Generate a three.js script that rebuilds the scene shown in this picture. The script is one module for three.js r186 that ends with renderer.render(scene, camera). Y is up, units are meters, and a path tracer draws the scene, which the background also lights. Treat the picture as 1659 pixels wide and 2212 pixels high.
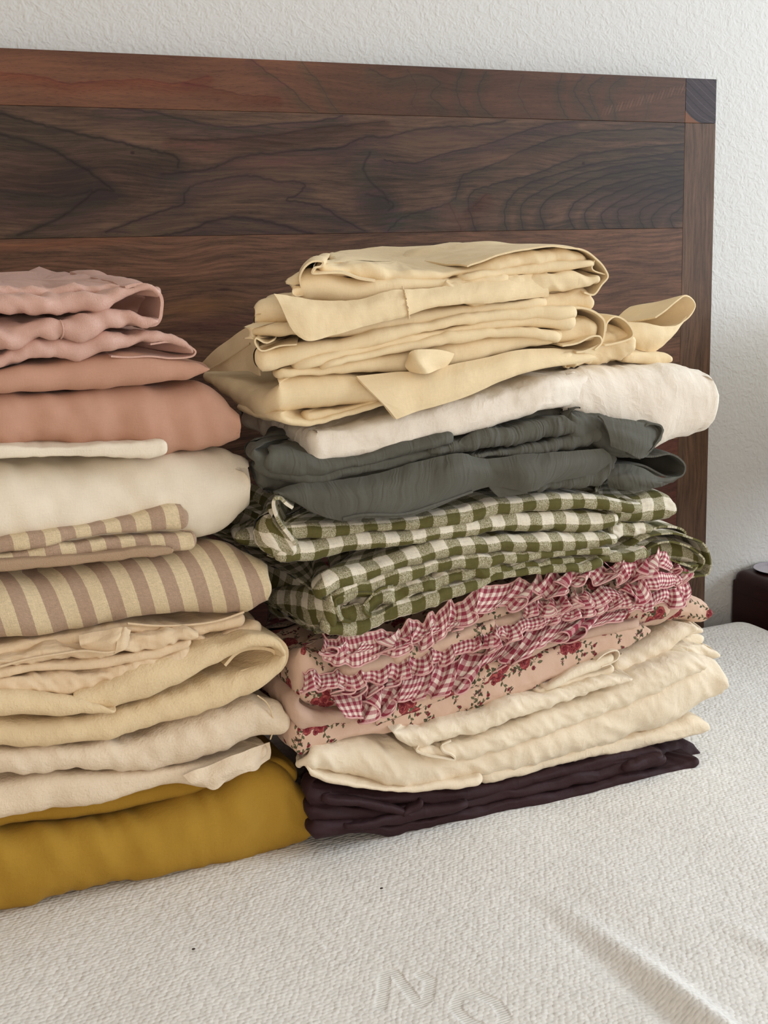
import * as THREE from 'three';
import { RectAreaLightUniformsLib } from 'three/addons/lights/RectAreaLightUniformsLib.js';
import { RoundedBoxGeometry } from 'three/addons/geometries/RoundedBoxGeometry.js';
import { mergeGeometries } from 'three/addons/utils/BufferGeometryUtils.js';
import { createNoise3D } from 'simplex-noise';

RectAreaLightUniformsLib.init();
// ------------------------------------------------------------------ camera, sky, light, exposure
// world: x along the headboard (0 = its right end), y up (0 = top of the bed), z from the headboard into the room
const FOCAL = 3000, CX = 829.5, CY = 705, PITCH = Math.atan(0.1), YAW = 26.603 * Math.PI / 180;
const CAM = new THREE.Vector3(-1.3523, 0.64, 1.6163);
const scene = new THREE.Scene();
const camera = new THREE.PerspectiveCamera(2 * Math.atan(1106 / FOCAL) * 180 / Math.PI, 1659 / 2212, 0.05, 40);
camera.position.copy(CAM);
const HF = new THREE.Vector3(Math.sin(YAW), 0, -Math.cos(YAW)), RT = new THREE.Vector3(Math.cos(YAW), 0, Math.sin(YAW));
const FW = HF.clone().multiplyScalar(Math.cos(PITCH)).addScaledVector(new THREE.Vector3(0, 1, 0), -Math.sin(PITCH));
const UPV = new THREE.Vector3(0, 1, 0).multiplyScalar(Math.cos(PITCH)).addScaledVector(HF, Math.sin(PITCH));
camera.lookAt(CAM.clone().add(FW));
camera.setViewOffset(1659, 2212, 0, 1106 - CY, 1659, 2212);      // the lens is shifted: the photograph's verticals hardly converge

const renderer = new THREE.WebGLRenderer({ antialias: true });
renderer.toneMapping = THREE.LinearToneMapping;
renderer.toneMappingExposure = 0.56;
renderer.shadowMap.enabled = true;
scene.background = new THREE.Color(0.75, 0.87, 1.0);             // overcast daylight outside the windows
scene.backgroundIntensity = 1.5;

const ROOM = { x0: -3.7, x1: 1.5, z0: -0.055, z1: 3.7, y0: -0.62, y1: 1.85 };
const WIN_R = { z0: 0.15, z1: 2.4, y0: 0.25, y1: 1.65 };           // window in the right-hand wall
const WIN_F = { x0: -3.5, x1: -0.9, y0: 0.1, y1: 1.6 };         // window in the wall behind the camera
function area(w, h, c, i, pos, look) {
  const l = new THREE.RectAreaLight(c, i, w, h); l.position.set(...pos); l.lookAt(...look); l.castShadow = true; scene.add(l); return l;
}
area(WIN_R.z1 - WIN_R.z0 - 0.1, WIN_R.y1 - WIN_R.y0 - 0.1, new THREE.Color(0.84, 0.92, 1.0), 11.5, [ROOM.x1 - 0.01, (WIN_R.y0 + WIN_R.y1) / 2, (WIN_R.z0 + WIN_R.z1) / 2], [0, (WIN_R.y0 + WIN_R.y1) / 2, (WIN_R.z0 + WIN_R.z1) / 2]);
area(WIN_F.x1 - WIN_F.x0 - 0.1, WIN_F.y1 - WIN_F.y0 - 0.1, new THREE.Color(1.0, 0.83, 0.67), 5.4, [(WIN_F.x0 + WIN_F.x1) / 2, (WIN_F.y0 + WIN_F.y1) / 2, ROOM.z1 - 0.01], [(WIN_F.x0 + WIN_F.x1) / 2, (WIN_F.y0 + WIN_F.y1) / 2, 0]);

// ------------------------------------------------------------------ helpers
const V = (x, y, z) => new THREE.Vector3(x, y, z);
const lerp = (a, b, t) => a + (b - a) * t, clamp = (x, a, b) => Math.min(b, Math.max(a, x));
const smooth = (a, b, x) => { const t = clamp((x - a) / (b - a), 0, 1); return t * t * (3 - 2 * t); };
function rng(seed) { let s = seed >>> 0; return () => { s = (s + 0x6d2b79f5) >>> 0; let t = Math.imul(s ^ (s >>> 15), 1 | s); t = (t + Math.imul(t ^ (t >>> 7), 61 | t)) ^ t; return ((t ^ (t >>> 14)) >>> 0) / 4294967296; }; }
const N3 = createNoise3D(rng(7));
// measured positions in the photograph -> points on real planes of the room
const rayOf = (px, py) => FW.clone().addScaledVector(RT, (px - CX) / FOCAL).addScaledVector(UPV, (CY - py) / FOCAL);
const onPlane = (px, py, ax, v) => { const d = rayOf(px, py), t = (v - CAM[ax]) / d[ax]; return CAM.clone().addScaledVector(d, t); };
const FP = (px, py, z) => onPlane(px, py, 'z', z), LP = (px, py, x) => onPlane(px, py, 'x', x), GP = (px, py, y = 0) => onPlane(px, py, 'y', y);

const taken = {};
function numbered(n) { if (!(n in taken)) { taken[n] = 0; return n; } taken[n]++; return n + '_' + String(taken[n]).padStart(3, '0'); }
function shadow(m) { m.castShadow = true; m.receiveShadow = true; return m; }
function thing(name, label, category, group) {
  const o = new THREE.Group(); o.name = numbered(name); o.userData = { label, category }; if (group) o.userData.group = group; scene.add(o); return o;
}
function part(name, geo, mat, parent) { const m = shadow(new THREE.Mesh(geo, mat)); m.name = name; parent.add(m); return m; }
function struct(name, geo, mat, label, category) { const m = shadow(new THREE.Mesh(geo, mat)); m.name = numbered(name); m.userData = { kind: 'structure', label, category }; scene.add(m); return m; }
function box(x0, x1, y0, y1, z0, z1, r = 0) {
  const g = r ? new RoundedBoxGeometry(x1 - x0, y1 - y0, z1 - z0, 2, r) : new THREE.BoxGeometry(x1 - x0, y1 - y0, z1 - z0);
  g.translate((x0 + x1) / 2, (y0 + y1) / 2, (z0 + z1) / 2); return g;
}
// put a group's origin at the middle of its base
function settle(g) {
  const b = new THREE.Box3().setFromObject(g), p = V((b.min.x + b.max.x) / 2, b.min.y, (b.min.z + b.max.z) / 2);
  g.position.copy(p); for (const c of g.children) c.position.sub(p);
}

// ------------------------------------------------------------------ textures
// periodic value noise on a unit tile
function tileNoise(seed, n, m = n) {
  const r = rng(seed), g = new Float32Array(n * m); for (let i = 0; i < g.length; i++) g[i] = r() * 2 - 1;
  return (x, y) => {
    x *= n; y *= m; const xi = Math.floor(x), yi = Math.floor(y); let fx = x - xi, fy = y - yi; fx = fx * fx * (3 - 2 * fx); fy = fy * fy * (3 - 2 * fy);
    const a = ((xi % n) + n) % n, b = (a + 1) % n, c = ((yi % m) + m) % m, d = (c + 1) % m;
    return lerp(lerp(g[c * n + a], g[c * n + b], fx), lerp(g[d * n + a], g[d * n + b], fx), fy);
  };
}
function dataTex(w, h, fn, color = false) {   // fn(u, v) -> [r, g, b] or one value, 0..1
  const a = new Uint8Array(w * h * 4);
  for (let j = 0, o = 0; j < h; j++) for (let i = 0; i < w; i++, o += 4) {
    const c = fn((i + 0.5) / w, (j + 0.5) / h);
    if (c.length) { a[o] = clamp(c[0], 0, 1) * 255; a[o + 1] = clamp(c[1], 0, 1) * 255; a[o + 2] = clamp(c[2], 0, 1) * 255; } else a[o] = a[o + 1] = a[o + 2] = clamp(c, 0, 1) * 255;
    a[o + 3] = 255;
  }
  const t = new THREE.DataTexture(a, w, h); t.magFilter = THREE.LinearFilter; t.minFilter = THREE.LinearFilter; t.wrapS = t.wrapT = THREE.RepeatWrapping;
  if (color) t.colorSpace = THREE.SRGBColorSpace; t.needsUpdate = true; return t;
}
function rep(t, sizeU, sizeV = sizeU, rot = 0, ou = 0, ov = 0) { const c = t.clone(); c.repeat.set(1 / sizeU, 1 / sizeV); c.rotation = rot; c.offset.set(ou, ov); c.needsUpdate = true; return c; }
function canvasTex(w, h, draw, bump = false) {
  const c = document.createElement('canvas'); c.width = w; c.height = h; draw(c.getContext('2d'), w, h);
  const t = new THREE.CanvasTexture(c); t.wrapS = t.wrapT = THREE.RepeatWrapping; if (!bump) t.colorSpace = THREE.SRGBColorSpace; return t;
}
const ridge = (n) => 1 - Math.abs(n);
const weaveN = [tileNoise(11, 256), tileNoise(12, 512, 256), tileNoise(13, 256, 512)];
const bumpT = {};
{
  const a = tileNoise(21, 6), b = tileNoise(22, 13), c = tileNoise(23, 27), d = tileNoise(24, 60), e = tileNoise(25, 120);
  const fine = (u, v) => 0.5 * weaveN[1](u, v) + 0.5 * weaveN[2](u, v);
  // smooth brushed cotton / sateen: only soft lumps and a fine weave
  bumpT.soft = dataTex(1024, 1024, (u, v) => 0.5 + 0.2 * a(u, v) + 0.1 * b(u, v) + 0.03 * c(u, v) + 0.035 * fine(u, v));
  // washed percale: sharp little creases
  bumpT.percale = dataTex(1024, 1024, (u, v) => { const x = u + 0.03 * a(v, u), y = v + 0.03 * b(u, v); return 0.3 + 0.16 * a(x, y) + 0.16 * ridge(b(x, y)) + 0.12 * ridge(c(x + 0.01 * d(u, v), y)) + 0.05 * ridge(d(x, y)) + 0.03 * fine(u, v); });
  // flannel: fuzzy nap
  bumpT.flannel = dataTex(1024, 1024, (u, v) => 0.5 + 0.18 * a(u, v) + 0.1 * b(u, v) + 0.05 * d(u, v) + 0.06 * e(u, v) + 0.06 * weaveN[0](u, v));
  // gauze: fine short gathers running across the cloth
  const g1 = tileNoise(31, 60, 10), g2 = tileNoise(32, 110, 16), g3 = tileNoise(33, 30, 8);
  bumpT.gauze = dataTex(1024, 1024, (u, v) => { const x = u + 0.02 * b(u, v) + 0.006 * c(u, v); return 0.42 + 0.2 * g1(x, v) + 0.14 * g2(x, v) + 0.12 * g3(x, v) + 0.08 * c(u, v) + 0.04 * fine(u, v); });
  bumpT.linen = dataTex(1024, 1024, (u, v) => 0.5 + 0.15 * a(u, v) + 0.1 * b(u, v) + 0.05 * c(u, v) + 0.12 * fine(u, v));
}
// plain cloth: threads vary a little in tone
const slubH = tileNoise(41, 24, 700), slubV = tileNoise(42, 700, 24), blot = tileNoise(43, 9);
const threadT = dataTex(1024, 1024, (u, v) => { const t = 0.95 + 0.014 * slubH(u, v) + 0.014 * slubV(u, v) + 0.012 * blot(u, v); return [t, t, t]; }, true);
const lin = (r, g, b) => [Math.pow(r / 255, 2.2), Math.pow(g / 255, 2.2), Math.pow(b / 255, 2.2)];
function cloth(rgb, o = {}) {
  const c = new THREE.Color(`rgb(${rgb.join(',')})`);
  const m = new THREE.MeshPhysicalMaterial({ color: o.map ? 0xffffff : c, roughness: o.rough ?? 0.88, specularIntensity: o.spec ?? 0.35, sheen: o.sheen ?? 0.25, sheenRoughness: 0.5, sheenColor: c.clone().lerp(new THREE.Color(1, 1, 1), 0.4), side: THREE.DoubleSide });
  m.map = o.map ? o.map : rep(threadT, 0.11);
  m.bumpMap = rep(bumpT[o.bump ?? 'soft'], o.tile ?? 0.3); m.bumpScale = o.bs ?? 0.0022;
  return m;
}
const thr = (u, v) => 0.035 * slubH(u, v) + 0.035 * slubV(u, v);
// two-colour gingham woven from n x n periods a tile; the mixed squares show both yarns
function ginghamTex(n, dark, light, seed, px = 1024, twill = 0.5) {
  const h = tileNoise(seed, 300, 40), w = tileNoise(seed + 1, 40, 300), f = tileNoise(seed + 2, 340);
  return dataTex(px, px, (u, v) => {
    const wu = u * n + 0.012 * h(v, u), wv = v * n + 0.012 * w(v, u), A = (wu - Math.floor(wu)) < 0.5, B = (wv - Math.floor(wv)) < 0.5;
    let t; if (A && B) t = 1; else if (!A && !B) t = 0; else t = clamp(0.5 + twill * (f(u, v) * 0.9 + 0.25 * Math.sin((u + v) * px * 0.9)), 0.1, 0.9);
    const k = 1 + 1.2 * thr(u, v) + 0.04 * f(u, v);
    return [0, 1, 2].map((i) => lerp(light[i], dark[i], t) / 255 * k * 0.97);
  }, true);
}
const oliveT = ginghamTex(5, [96, 90, 50], [232, 222, 202], 51, 1024, 0.55);     // 5 periods on 0.15 m
const redT = ginghamTex(12, [146, 58, 72], [234, 214, 200], 61, 1024, 0.25);      // 12 periods on 0.1 m
const stripeT = (() => {                                                          // stripes across u: 5 periods on 0.135 m
  const h = tileNoise(71, 60, 600), w = tileNoise(72, 500, 30), f = tileNoise(73, 400), sl = tileNoise(74, 30, 400);
  return dataTex(1024, 1024, (u, v) => {
    const x = u * 5 + 0.006 * h(v, u); const s = x - Math.floor(x) < 0.5, d = ((u * 1024 + v * 2048) % 9) / 9;
    const k = 0.95 + 0.06 * h(u, v) + 0.035 * w(u, v) + 0.03 * f(u, v) + Math.max(0, sl(u, v) - 0.7) * 0.25;
    return s ? [172 / 255 * (k + 0.1 * d), 146 / 255 * (k + 0.1 * d), 124 / 255 * (k + 0.1 * d)] : [222 / 255 * k, 202 / 255 * k, 166 / 255 * k];
  }, true);
})();
// floral print: bunches of roses with leaves on a dusty pink ground, 0.2 m a tile
const floralT = canvasTex(1536, 1536, (g, W, H) => {
  g.fillStyle = 'rgb(208,176,154)'; g.fillRect(0, 0, W, H);
  const R = rng(5), tau = Math.PI * 2;
  for (let i = 0; i < 9000; i++) { g.fillStyle = R() < 0.5 ? 'rgba(235,200,182,0.12)' : 'rgba(180,130,112,0.10)'; g.fillRect(R() * W, R() * H, 1 + R() * 14, 1.5); g.fillRect(R() * W, R() * H, 1.5, 1 + R() * 14); }
  const wrap = (x, y, r, f) => { for (const dx of [-W, 0, W]) for (const dy of [-H, 0, H]) if (x + dx > -r && x + dx < W + r && y + dy > -r && y + dy < H + r) { g.save(); g.translate(x + dx, y + dy); f(); g.restore(); } };
  const leaf = (x, y, a, s, c) => wrap(x, y, s * 2, () => { g.rotate(a); g.fillStyle = c; g.beginPath(); g.moveTo(0, 0); g.quadraticCurveTo(s * 0.5, -s * 0.45, s, 0); g.quadraticCurveTo(s * 0.5, s * 0.45, 0, 0); g.fill(); g.strokeStyle = 'rgb(60,58,42)'; g.lineWidth = 2; g.stroke(); });
  const rose = (x, y, s) => wrap(x, y, s * 2, () => {
    g.rotate(R() * tau); for (let k = 0; k < 7; k++) { const a = k / 7 * tau; g.fillStyle = k % 2 ? 'rgb(146,62,62)' : 'rgb(168,88,84)'; g.beginPath(); g.ellipse(Math.cos(a) * s * 0.55, Math.sin(a) * s * 0.55, s * 0.5, s * 0.38, a + 1.2, 0, tau); g.fill(); g.strokeStyle = 'rgb(98,34,40)'; g.lineWidth = 2.5; g.stroke(); }
    g.fillStyle = 'rgb(130,46,52)'; g.beginPath(); g.arc(0, 0, s * 0.5, 0, tau); g.fill(); g.strokeStyle = 'rgb(84,26,34)'; g.lineWidth = 3; for (let k = 0; k < 3; k++) { g.beginPath(); g.arc(0, 0, s * (0.15 + 0.13 * k), k * 2, k * 2 + 4.2); g.stroke(); }
  });
  const star = (x, y, s) => wrap(x, y, s * 2, () => { g.strokeStyle = 'rgb(92,44,48)'; g.lineWidth = 4; for (let k = 0; k < 5; k++) { const a = k / 5 * tau; g.beginPath(); g.moveTo(0, 0); g.lineTo(Math.cos(a) * s, Math.sin(a) * s); g.stroke(); } });
  const greens = ['rgb(86,84,60)', 'rgb(104,100,72)', 'rgb(72,72,54)'];
  const stem = (x, y, a, n) => { for (let k = 0; k < n; k++) { const x2 = x + Math.cos(a) * 30, y2 = y + Math.sin(a) * 30; wrap(x, y, 60, () => { g.strokeStyle = greens[0]; g.lineWidth = 4; g.beginPath(); g.moveTo(0, 0); g.lineTo(x2 - x, y2 - y); g.stroke(); }); leaf(x2, y2, a + (k % 2 ? 0.9 : -0.9), 34, greens[k % 3]); x = x2; y = y2; a += (R() - 0.5) * 0.8; } if (R() < 0.7) rose(x, y, 15); else star(x, y, 20); };
  for (let gy = 0; gy < 4; gy++) for (let gx = 0; gx < 4; gx++) {
    const x = (gx + 0.5 + (gy % 2) * 0.5) * W / 4 + (R() - 0.5) * 70, y = (gy + 0.5) * H / 4 + (R() - 0.5) * 70;
    for (let k = 0; k < 8; k++) leaf(x + (R() - 0.5) * 130, y + (R() - 0.5) * 130, R() * tau, 48, greens[k % 3]);
    for (let k = 0; k < 8; k++) stem(x + (R() - 0.5) * 120, y + (R() - 0.5) * 120, R() * tau, 5 + Math.floor(R() * 3));
    for (let k = 0; k < 5; k++) rose(x + (R() - 0.5) * 130, y + (R() - 0.5) * 130, 38 + R() * 14);
    for (let k = 0; k < 4; k++) rose(x + (R() - 0.5) * 190, y + (R() - 0.5) * 190, 18 + R() * 6);
    for (let k = 0; k < 3; k++) star(x + (R() - 0.5) * 260, y + (R() - 0.5) * 260, 18);
  }
});

// ------------------------------------------------------------------ the room
const peel = (() => {
  const a = tileNoise(81, 40), b = tileNoise(82, 76), c = tileNoise(83, 150), d = tileNoise(84, 22, 30);
  return dataTex(1024, 1024, (u, v) => { const x = u + 0.008 * d(u, v), y = v + 0.008 * d(v, u); return 0.35 + 0.28 * smooth(-0.6, 0.9, 0.6 * a(x, y) + 0.8 * b(x, y)) + 0.12 * c(x, y); });
})();
const plaster = new THREE.MeshStandardMaterial({ color: new THREE.Color(0.62, 0.608, 0.58), roughness: 0.75, bumpMap: rep(peel, 0.34), bumpScale: 0.0016 });
const paint = new THREE.MeshStandardMaterial({ color: new THREE.Color(0.72, 0.685, 0.61), roughness: 0.8 });
const whitePaint = new THREE.MeshStandardMaterial({ color: new THREE.Color(0.8, 0.8, 0.78), roughness: 0.5 });
function metricUV(g) {   // box-mapped uv in metres
  const p = g.attributes.position, n = g.attributes.normal, uv = g.attributes.uv;
  for (let i = 0; i < p.count; i++) { const ax = Math.abs(n.getX(i)), ay = Math.abs(n.getY(i)), az = Math.abs(n.getZ(i)); if (az >= ax && az >= ay) uv.setXY(i, p.getX(i), p.getY(i)); else if (ax >= ay) uv.setXY(i, p.getZ(i), p.getY(i)); else uv.setXY(i, p.getX(i), p.getZ(i)); }
  return g;
}
const T = 0.12, RM = ROOM;
struct('wall_back', metricUV(box(RM.x0 - T, RM.x1 + T, RM.y0, RM.y1, RM.z0 - T, RM.z0)), plaster, 'cream wall with orange-peel texture behind the headboard', 'wall');
struct('wall_left', box(RM.x0 - T, RM.x0, RM.y0, RM.y1, RM.z0, RM.z1), paint, 'cream wall on the left of the room', 'wall');
function holed(name, label, mk, a0, a1, W) {   // wall with a window opening: mk(a0, a1, y0, y1) -> box
  struct(name, mergeGeometries([mk(a0, W[0], RM.y0, RM.y1), mk(W[1], a1, RM.y0, RM.y1), mk(W[0], W[1], RM.y0, W[2]), mk(W[0], W[1], W[3], RM.y1)]), paint, label, 'wall');
}
holed('wall_right', 'cream wall on the right with a window', (a, b, c, d) => box(RM.x1, RM.x1 + T, c, d, a, b), RM.z0, RM.z1, [WIN_R.z0, WIN_R.z1, WIN_R.y0, WIN_R.y1]);
holed('wall_front', 'cream wall behind the viewer with a window', (a, b, c, d) => box(a, b, c, d, RM.z1, RM.z1 + T), RM.x0 - T, RM.x1 + T, [WIN_F.x0, WIN_F.x1, WIN_F.y0, WIN_F.y1]);
const oakT = (() => { const a = tileNoise(91, 6, 200), b = tileNoise(92, 3, 12); return dataTex(512, 512, (u, v) => { const k = 0.85 + 0.1 * a(u, v) + 0.1 * b(u, v); return [0.62 * k, 0.46 * k, 0.32 * k]; }, true); })();
{
  const floorM = new THREE.MeshStandardMaterial({ color: 0xffffff, map: rep(oakT, 0.8), roughness: 0.5 });
  struct('floor', metricUV(box(RM.x0 - T, RM.x1 + T, RM.y0 - T, RM.y0, RM.z0 - T, RM.z1 + T)), floorM, 'oak floor under the bed', 'floor');
  struct('ceiling', box(RM.x0 - T, RM.x1 + T, RM.y1, RM.y1 + T, RM.z0 - T, RM.z1 + T), whitePaint, 'white ceiling', 'ceiling');
}
const glassM = new THREE.MeshPhysicalMaterial({ color: 0xffffff, transmission: 1, thickness: 0, roughness: 0, ior: 1.45 });
function windowUnit(n, axis, a0, a1, y0, y1, at) {
  const g = new THREE.Group(); g.name = 'window_' + n; g.userData = { kind: 'structure', label: 'white framed window ' + (n === 1 ? 'in the right wall' : 'in the wall behind the viewer'), category: 'window' }; scene.add(g);
  const bar = (b0, b1, c0, c1, t = 0.05) => axis === 'x' ? box(at, at + t, c0, c1, b0, b1) : box(b0, b1, c0, c1, at, at + t);
  const m = (a0 + a1) / 2;
  for (const [b0, b1, c0, c1] of [[a0, a1, y0, y0 + 0.05], [a0, a1, y1 - 0.05, y1], [a0, a0 + 0.05, y0 + 0.05, y1 - 0.05], [a1 - 0.05, a1, y0 + 0.05, y1 - 0.05], [m - 0.02, m + 0.02, y0 + 0.05, y1 - 0.05]]) part('window_frame', bar(b0, b1, c0, c1), whitePaint, g);
  for (const [b0, b1] of [[a0 + 0.05, m - 0.02], [m + 0.02, a1 - 0.05]]) part('pane', axis === 'x' ? new THREE.PlaneGeometry(b1 - b0, y1 - y0 - 0.1).rotateY(Math.PI / 2).translate(at + 0.025, (y0 + y1) / 2, (b0 + b1) / 2) : new THREE.PlaneGeometry(b1 - b0, y1 - y0 - 0.1).translate((b0 + b1) / 2, (y0 + y1) / 2, at + 0.025), glassM, g);
}
windowUnit(1, 'x', WIN_R.z0, WIN_R.z1, WIN_R.y0, WIN_R.y1, RM.x1 + 0.03);
windowUnit(2, 'z', WIN_F.x0, WIN_F.x1, WIN_F.y0, WIN_F.y1, RM.z1 + 0.03);

// ------------------------------------------------------------------ headboard: boards of figured walnut
// a board's texture: fine pores along the grain, broad colour zones, and the dark ring lines traced as [px, py] lists
function walnut(x0, x1, y0, y1, base, o) {
  const W = o.w ?? 2048, H = Math.min(2048, Math.max(48, Math.round(W * (y1 - y0) / (x1 - x0)))), sx = W / (x1 - x0), sy = H / (y1 - y0);
  const r = rng(o.seed), s = o.seed * 3.7, along = o.vertical ? 1 : 0;
  return canvasTex(W, H, (g) => {
    const im = g.createImageData(W, H), d = im.data;
    for (let j = 0, k = 0; j < H; j++) for (let i = 0; i < W; i++, k += 4) {
      let X = i / sx, Y = j / sy; if (along) [X, Y] = [Y, X];
      const wv = 0.006 * N3(X * 6, Y * 9, s) , y = Y + wv;
      const zone = N3(X * 2.2, y * 16, s + 3) * 0.5 + N3(X * 5, y * 40, s + 5) * 0.28;
      const fine = N3(X * 22, y * 420, s + 9), mid = N3(X * 9, y * 150, s + 12), pore = Math.max(0, N3(X * 70, y * 900, s + 15) - 0.35);
      let t = 1 + (o.zone ?? 0.16) * zone + (o.fine ?? 0.07) * fine + (o.mid ?? 0.07) * mid - 0.32 * pore;
      let red = 0; if (o.grad) { const q = o.grad((X + x0), Y); t *= q[0]; red = q[1]; }
      d[k] = base[0] * t * (1 + red); d[k + 1] = base[1] * t; d[k + 2] = base[2] * t * (1 - red * 0.6); d[k + 3] = 255;
    }
    g.putImageData(im, 0, 0); g.lineCap = g.lineJoin = 'round';
    for (const [lw, a, pts] of o.lines ?? []) {
      const q = pts.map(([px, py]) => { const p = FP(px, py, 0); return [(p.x - x0) * sx, (y1 - p.y) * sy]; });
      const cv = new THREE.CatmullRomCurve3(q.map(([x, y]) => V(x, y, 0)), false, 'centripetal').getPoints(q.length * 10);
      const jit = cv.map((p, i) => [p.x + 3 * N3(i * 0.15, q[0][0], s), p.y + 2.2 * N3(i * 0.22, q[0][1], s + 1)]);
      const stroke = (w, al, dx, dy) => { g.strokeStyle = `rgba(${o.ink ?? '34,22,24'},${al})`; g.lineWidth = w; g.beginPath(); jit.forEach(([x, y], i) => i ? g.lineTo(x + dx, y + dy) : g.moveTo(x + dx, y + dy)); g.stroke(); };
      for (let k = 9; k >= 1; k--) stroke(lw * (0.6 + k * 1.3), a * 0.05, 0, lw * k * 0.55);
      stroke(lw * 1.2, a * 0.25, 0, 0); stroke(lw * 0.5, a * 0.6, 0, 0);
    }
    for (const [px, py, rx, ry, a] of o.knots ?? []) { const p = FP(px, py, 0), x = (p.x - x0) * sx, y = (y1 - p.y) * sy; for (let k = 5; k >= 1; k--) { g.fillStyle = `rgba(30,16,16,${a * 0.25})`; g.beginPath(); g.ellipse(x, y, rx * k / 4, ry * k / 4, 0, 0, 7); g.fill(); } }
    for (const [px, py, rx, ry, col] of o.spots ?? []) { const p = FP(px, py, 0), x = (p.x - x0) * sx, y = (y1 - p.y) * sy; for (let k = 6; k >= 1; k--) { g.fillStyle = `rgba(${col},0.07)`; g.beginPath(); g.ellipse(x, y, rx * k / 5, ry * k / 5, -0.05, 0, 7); g.fill(); } }
    if (o.draw) o.draw(g, W, H, sx, sy);
  });
}
const L1 = [
  [7, 0.8, [[0, 245], [60, 262], [110, 275], [180, 292], [250, 305], [300, 318], [340, 328], [370, 335], [385, 347], [384, 362]]],
  [9, 0.8, [[0, 290], [60, 305], [105, 320], [150, 345], [190, 370], [230, 400], [246, 412], [212, 411], [190, 425], [160, 450], [110, 480], [40, 508]]],
  [7, 0.6, [[0, 411], [60, 421], [140, 425], [200, 412]]],
  [5, 0.6, [[220, 232], [280, 236], [340, 245], [400, 258], [460, 272], [520, 273], [600, 268], [680, 262], [740, 252]]],
  [5, 0.5, [[370, 300], [450, 303], [520, 298], [600, 290], [700, 275], [760, 270], [830, 262]]],
  [6, 0.7, [[350, 375], [420, 371], [470, 360], [500, 345], [540, 335], [600, 330], [680, 323], [740, 317], [770, 303], [800, 295], [830, 298], [880, 285], [950, 275], [1020, 272], [1090, 262]]],
  [6, 0.7, [[230, 500], [300, 475], [350, 455], [395, 440], [400, 415], [420, 400], [470, 388], [520, 380], [570, 385], [600, 393], [640, 392], [658, 400], [650, 415], [620, 432], [660, 438], [700, 448], [740, 475], [790, 500]]],
  [8, 0.7, [[330, 512], [400, 500], [450, 480], [500, 470], [560, 475], [620, 490], [680, 507]]],
  [9, 0.6, [[800, 330], [785, 360], [800, 390], [830, 420], [840, 440]]],
  [7, 0.6, [[790, 420], [830, 428], [850, 445], [840, 455]]],
  [4, 0.7, [[830, 345], [860, 352], [900, 352], [950, 335], [1010, 322], [1060, 310], [1120, 288], [1180, 270], [1240, 263]]],
  [4, 0.8, [[985, 430], [992, 400], [1000, 380], [1030, 368], [1080, 350], [1130, 325], [1180, 305], [1240, 290], [1300, 283], [1400, 280], [1480, 274]]],
  [4, 0.8, [[1030, 502], [1015, 460], [1012, 430], [1025, 412], [1070, 398], [1120, 385], [1170, 370], [1220, 350], [1260, 335], [1330, 325], [1400, 318], [1480, 310]]],
  [4, 0.8, [[1095, 500], [1090, 460], [1105, 425], [1135, 400], [1190, 380], [1260, 360], [1340, 345], [1420, 335], [1480, 328]]],
  [4, 0.8, [[1132, 500], [1125, 465], [1130, 440], [1155, 420], [1200, 398], [1255, 376], [1330, 360], [1400, 350], [1480, 343]]],
  [4, 0.9, [[1178, 500], [1168, 455], [1185, 430], [1230, 408], [1290, 385], [1370, 367], [1480, 356]]],
  [4, 0.9, [[1242, 500], [1230, 465], [1240, 440], [1275, 418], [1310, 402], [1370, 386], [1430, 373], [1480, 367]]],
  [4, 0.9, [[1272, 498], [1262, 465], [1275, 445], [1320, 420], [1390, 393], [1480, 377]]],
  [4, 0.9, [[1312, 498], [1298, 468], [1310, 452], [1350, 430], [1400, 406], [1480, 387]]],
  [4, 0.9, [[1346, 497], [1335, 470], [1336, 455], [1370, 440], [1410, 418], [1480, 397]]],
  [4, 0.9, [[1392, 496], [1382, 470], [1385, 455], [1420, 435], [1480, 409]]],
  [4, 0.9, [[1416, 496], [1408, 475], [1420, 455], [1480, 424]]],
  [4, 0.9, [[1457, 495], [1448, 472], [1480, 441]]],
  [6, 0.6, [[840, 497], [870, 470], [920, 455], [960, 442], [985, 428]]], [5, 0.5, [[970, 440], [985, 470], [998, 503]]], [5, 0.4, [[1010, 455], [1030, 440], [1050, 420]]],
];
const L0 = [
  [3, 0.5, [[540, 128], [590, 165], [630, 195], [660, 225], [690, 248]]], [3, 0.4, [[650, 135], [690, 180], [710, 215], [740, 250]]],
  [3, 0.35, [[400, 180], [460, 190], [520, 205], [600, 210]]], [3, 0.3, [[0, 155], [80, 165], [140, 180], [200, 176], [300, 172], [380, 180], [450, 165]]],
  [4, 0.5, [[800, 150], [850, 170], [905, 160], [950, 180], [930, 205], [960, 235]]], [4, 0.6, [[1000, 150], [985, 190], [995, 225], [1020, 258]]],
  [4, 0.6, [[1050, 155], [1034, 195], [1042, 230], [1070, 260]]], [4, 0.4, [[1130, 160], [1120, 200], [1135, 235], [1150, 262]]],
  [4, 0.6, [[1215, 160], [1205, 195], [1214, 232], [1232, 264]]], [4, 0.6, [[1262, 164], [1240, 192], [1252, 218], [1284, 265]]],
  [4, 0.6, [[1300, 166], [1272, 192], [1280, 222], [1298, 264]]], [4, 0.5, [[1345, 167], [1316, 196], [1325, 230], [1330, 265]]], [3, 0.4, [[1400, 168], [1392, 200], [1400, 235], [1390, 265]]], [3, 0.4, [[880, 150], [900, 190], [890, 225], [910, 250]]],
];
const wood = (map, rough = 0.5) => new THREE.MeshPhysicalMaterial({ color: 0xffffff, map, roughness: rough, specularIntensity: 0.4 });
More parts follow.
